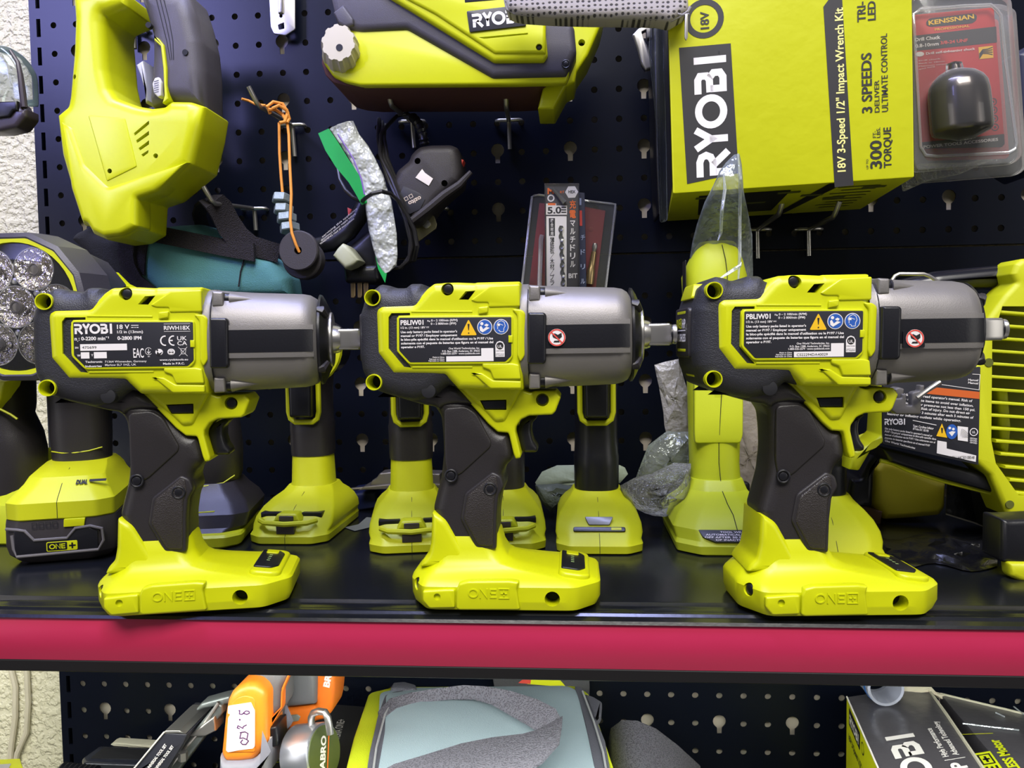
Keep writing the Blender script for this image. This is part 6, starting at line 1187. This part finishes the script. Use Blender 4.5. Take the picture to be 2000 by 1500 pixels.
for nm,spec,mt in (('roll_film',((20,30,0),(22,30,30)),film('tape_film',(.8,.82,.95),fac=.35,rough=.15,bump=(30,.3))),):
    c=U(1722,1340,Z=-585); c=Vector((c.x,c.y+4,-583)); R=[]
    for r_,y_ in ((14,-14),(16.5,-14),(16.5,16),(14,16)): R.append([(c.x+r_*math.cos(6.28318*i/28),c.y+y_,c.z+r_*math.sin(6.28318*i/28)) for i in range(28)])
    t.p('roll_film',B().rings(R,closed=True),mt); t.p('blue_band',B().rings([[(c.x+r_*math.cos(6.28318*i/28),c.y+y_,c.z+r_*math.sin(6.28318*i/28)) for i in range(28)] for r_,y_ in ((16.8,-9),(17,-9),(17,-4),(16.8,-4))],closed=True),M('blue_tape',(.04,.16,.5),.4))
# carton C under the orange tool
Z3=-640.; t=T('cardboard_carton','black carton with yellow and white print left of the bag','box',(-330,-120,LOW))
P3=zp([(500,1420),(640,1374),(716,1380),(712,1400),(672,1560),(480,1560)],Z3); c3=t.p('carton_body',B(topmp(Z3)).slab(P3,0,118,.8,back=0,seg=2),M('black_printed_card',(.045,.042,.044),.45,var=.2,vscale=20))
def f3(p0,p1,st,h,mat,bold=.03):
    a=Vector((*zp([p0],Z3)[0],0)); c=Vector((*zp([p1],Z3)[0],0)); d=(c-a); L=d.length; d.normalize(); n_=Vector((-d.y,d.x,0))
    q=B(lambda a_,b_,t_:(a.x+d.x*a_+n_.x*b_,a.y+d.y*a_+n_.y*b_,Z3+.4)); q.text(st,0,0,h,w=L,bold=bold); t.p('lettering',q,mat,c3,sharp=None)
f3(K10([(920,1150)])[0],K10([(1010,800)])[0],'A TWO',8,YP); f3(K10([(990,1120)])[0],K10([(1150,790)])[0],'ONE+ BATT',8,YP); f3(K10([(1650,900)])[0],K10([(1730,620)])[0],'BATERIA ONE+',8,WHT,.01); f3(K10([(1510,1300)])[0],K10([(1530,1040)])[0],'UN CU',8,WHT,.01)
# orange saw
t=T('reciprocating_saw','orange and grey power tool with handwritten price sticker, bottom left','power tool',(-400,-150,LOW)); OG=M('grey_tool_rubber',(.14,.14,.15),.55,bump=(1500,.4),var=.06)
sl(t,'rear_loop',[(1370,40),(1600,40),(1600,300),(1585,460),(1560,560),(1480,640),(1380,660),(1310,720),(1160,770),(960,770),(940,700),(1010,520),(1370,460)],K10,-150,40,6,ORG,r=1.5)
sl(t,'motor_body',[(1000,20),(1385,20),(1375,470),(1040,500),(940,700),(850,690),(800,500)],K10,-158,46,7,OG,r=1.5)
sl(t,'front_grip',[(660,40),(720,20),(1120,20),(1000,280),(1005,490),(880,690),(870,900),(830,1180),(780,1180),(640,600),(560,260)],K10,-196,36,9,OG,r=2,seg=4)
sl(t,'orange_trim',[(1095,40),(1115,50),(1008,300),(1000,500),(885,690),(872,600),(990,480),(995,270)],K10,-198,8,1,ORG,r=.5)
ot=sl(t,'front_cap',[(360,420),(400,330),(480,255),(600,205),(700,215),(780,280),(818,350),(815,900),(780,990),(660,1110),(500,1130),(340,1130),(285,1040),(300,900),(330,600)],K10,-212,44,7,M('bright_orange_plastic',(.92,.26,.02),.38,var=.03),r=2.5,seg=4)
sl(t,'cap_base',[(270,1040),(300,1090),(340,1135),(500,1135),(660,1115),(780,990),(820,900),(820,1300),(260,1300)],K10,-216,52,6,M('lilac_grey_plastic',(.26,.25,.30),.5),r=2)
sl(t,'cap_panel',[(400,560),(420,440),(480,370),(580,340),(680,370),(700,440),(690,1000),(400,1000)],K10,-213,6,1,M('bright_orange_plastic',(.92,.26,.02),.38),ot,r=2)
st=sl(t,'price_sticker',[(385,465),(645,425),(690,520),(690,930),(670,955),(500,975),(385,998),(360,975),(385,600),(410,560),(380,550)],K10,-213.8,1,.1,PAPER,ot,r=.5,label='white handwritten price sticker')
q=B(); gg=lambda p:UX(K10(p),-214.2)
for s_ in ([(505,520),(520,515),(515,555),(545,560),(590,520),(625,525),(630,545),(600,560),(560,545)],[(600,680),(560,700),(555,720),(500,690),(490,715),(520,725)],[(520,770),(580,760),(615,780),(600,850),(560,830),(520,835),(535,770)],[(600,850),(620,865),(590,905),(550,905),(530,880),(555,850)]): q.stroke(gg(s_),.85,-214.3)
q.poly(circ(*gg([(520,622)])[0],.8,8),-214.3); t.p('handwriting',q,M('purple_ink',(.10,.02,.12),.5),st,sharp=None)
q=B(); a,c=(Vector((*UX(K10([p_]),-150.5)[0],)) for p_ in ((1500,255),(1545,20))); d=c-a; q.text('BRUSHLESS',0,0,5.6,t=0,w=50,bold=.05,mp=frame((a.x+3.5,-150.4,a.y),(d.x,0,d.y),(-1,0,0))); t.p('lettering',q,WHT,sharp=None)
sl(t,'clear_window',[(1000,580),(1180,565),(1215,590),(1190,640),(1000,665)],K10,-151,4,.6,LEN,r=1)
sl(t,'black_block',[(825,720),(940,700),(958,930),(830,960)],K10,-202,24,2,BLK,r=1)
sl(t,'white_tag',[(840,825),(890,818),(888,940),(840,948)],K10,-202.6,1,.1,PAPER)
# disc padlock
t=T('disc_padlock','silver round padlock with green face plate and steel shackle beside the orange tool','padlock',tuple(U(620,1500,Y=-190)))
c=U(*K10([(1330,1010)])[0],Y=-190); ax=Vector((.93,-.26,.22)).normalized(); PL_=M('brushed_silver',(.62,.63,.70),.3,.85)
t.p('lock_body',B().cyl(c-ax*14,c+ax*14,24,n=40,bev=2),PL_); t.p('face_plate',B().cyl(c+ax*13.8,c+ax*15,21.5,n=40),M('olive_green_plate',(.08,.10,.03),.4))
u=Vector((0,0,1)); u=(u-ax*u.dot(ax)).normalized(); v_=ax.cross(u)*1
if v_.y>0: v_=-v_
ad=(u*.9+v_*-.43).normalized(); bd_=ax.cross(ad)
mpd=lambda a,b_,t_:tuple(c+ax*15.4+ad*a+bd_*b_)
q=B(mpd); q.text('ABRO',-13,0,7,w=26,bold=.04); t.p('lettering',q,WHT,sharp=None); q=B(mpd); q.poly(rrect(-14,15,-4.5,-3),0); t.p('orange_line',q,M('orange_print',(.85,.16,.02),.5),sharp=None)
t.p('shackle',B().tube([U(x,y,Y=yy) for (x,y),yy in zip(K10([(1345,720),(1340,600),(1365,545),(1430,525),(1500,535),(1530,600),(1548,700),(1560,790)]),(-188,-190,-192,-195,-198,-200,-201,-202))],3.0,12),STEEL)
# caulking gun, black box, flat case
MG=M('galvanised_grey',(.20,.22,.22),.4,.6,var=.1)
t=T('caulking_gun','grey metal caulking gun lying diagonally at the bottom left','caulking gun',(-470,-180,LOW))
t.p('rail',B().slab(rnd(UX(K7([(1215,545),(1245,560),(1250,600),(975,960),(880,960)]),-190),1),-192,-176,2),MG); t.p('rail_edge',B().tube([U(x,y,Y=-193) for x,y in K7([(1220,548),(1120,700),(930,930)])],1.4,8),STEEL)
t.p('trigger_handle',B().slab(rnd(UX(K7([(1100,580),(1130,545),(1240,515),(1290,505),(1290,550),(1230,560),(1150,575),(1105,592)]),-185),1),-188,-172,2.5),MG)
t.p('clamp_block',B().slab(rnd(UX(K7([(1180,620),(1240,580),(1250,660),(1190,690),(1100,690)]),-180),1),-196,-178,2),STEEL); c=U(*K7([(1022,870)])[0],Y=-200); t.p('bolt',B().cyl(c,c+Vector((0,0,7)),4,n=6),STEEL)
t=T('black_box','black box with white printed lines leaning at the bottom left','box',(-500,-210,LOW))
t.p('box_body',B().slab(rnd(UX(K7([(920,712),(1050,720),(1030,770),(900,980),(690,980)]),-205),1),-207,-150,1.5),M('dark_gloss_box',(.03,.03,.04),.25,bump=(50,.4,.003)))
t.p('white_edge',B().tube([U(x,y,Y=-208) for x,y in K7([(915,714),(700,975)])],.7,6),PAPER)
t.p('foil_top',B().slab(rnd(UX(K7([(915,712),(935,696),(1010,695),(1045,715),(1000,712)]),-205),.5),-208,-160,.8),STEEL)
q=B(); a,c=(Vector((*UX(K7([p_]),-208)[0],)) for p_ in ((830,925),(915,810))); d=c-a
for i in range(2): q.text('UNIVERSAL TOOL SET',0,0,2.4,t=0,w=d.length*1.2,bold=.03,mp=frame((a.x+i*6,-208.2,a.y-i*1),(d.x,0,d.y),(0,0,1)))
t.p('lettering',q,WHT,sharp=None)
t=T('flat_case','flat glossy black case lying at the bottom left','case',(-560,-140,LOW))
Zc=-665.; pcs=zp(K7([(555,788),(860,800),(900,880),(880,900),(470,885),(455,860)]),Zc)
t.p('case_body',B(topmp(Zc)).slab(rnd(pcs,3),0,30,2.5,seg=3),M('gloss_case_black',(.02,.022,.032),.2)); t.p('recess',B(topmp(Zc+.4)).slab(rnd(zp(K7([(580,800),(820,812),(850,870),(500,862)]),Zc),3),0,2,.3),BLKM)
t.p('yellow_stub',B(topmp(Zc-32)).slab(zp(K7([(495,892),(560,895),(570,960),(500,960)]),Zc-32),0,60,1,back=0),YEL); 
t.p('case_base',B(topmp(Zc-30)).slab(zp(K7([(600,900),(860,905),(860,960),(600,960)]),Zc-30),0,64,1,back=0),BLKM)
solo('wood_strip','pale torn cardboard strip behind the flat black case','cardboard',B().slab(rnd(UX(K7([(622,778),(640,770),(860,784),(865,802),(640,788)]),-60),.5),-62,-50,.8).slab(UX([(250,1455),(290,1458),(290,1560),(250,1560)],-55),-55,-50,0),M('torn_card',(.5,.47,.36),.9),tuple(U(260,1500,Y=-56)))
t=T('ribbed_roll','black ribbed grip end poking up at the bottom left','grip',tuple(U(140,1520,Y=-150)))
c0=U(118,1512,Y=-150); b=B().tube([c0+Vector((i*2.2,0,-i*.2)) for i in range(16)],[11 if i%2 else 9.5 for i in range(16)],18); t.p('ribs',b,BLK); t.o.location.z=(LOW+ZO)*S
for c_ in t.o.children: c_.location.z=(tuple(U(140,1520,Y=-150))[2]-LOW)*S
t=T('yellow_carton','small corner of a lime yellow printed box at the lower left edge','box',(-640,-190,LOW)); Z4=-650
pp=zp([(-60,1484),(-20,1484),(39,1481),(52,1520),(60,1600),(-60,1600)],Z4); cc4=t.p('box_body',B(topmp(Z4)).slab(pp,0,108,.8,back=0),CY); t.p('silver_print',B(topmp(Z4+.3)).poly(zp([(-40,1496),(22,1492),(2,1530),(-40,1530)],Z4),0),M('grey_paper',(.35,.33,.33),.6),cc4,sharp=None)
crumple('torn_paper','torn cream paper flap behind the dark-topped carton','paper',K11([(650,170),(760,90),(960,78),(1010,110),(1090,190),(1180,200),(1330,270),(1100,230),(960,118)]),-52,3,M('torn_cream_paper',(.55,.50,.38),.9,bump=(80,.8,.002)),3,1.5,21)
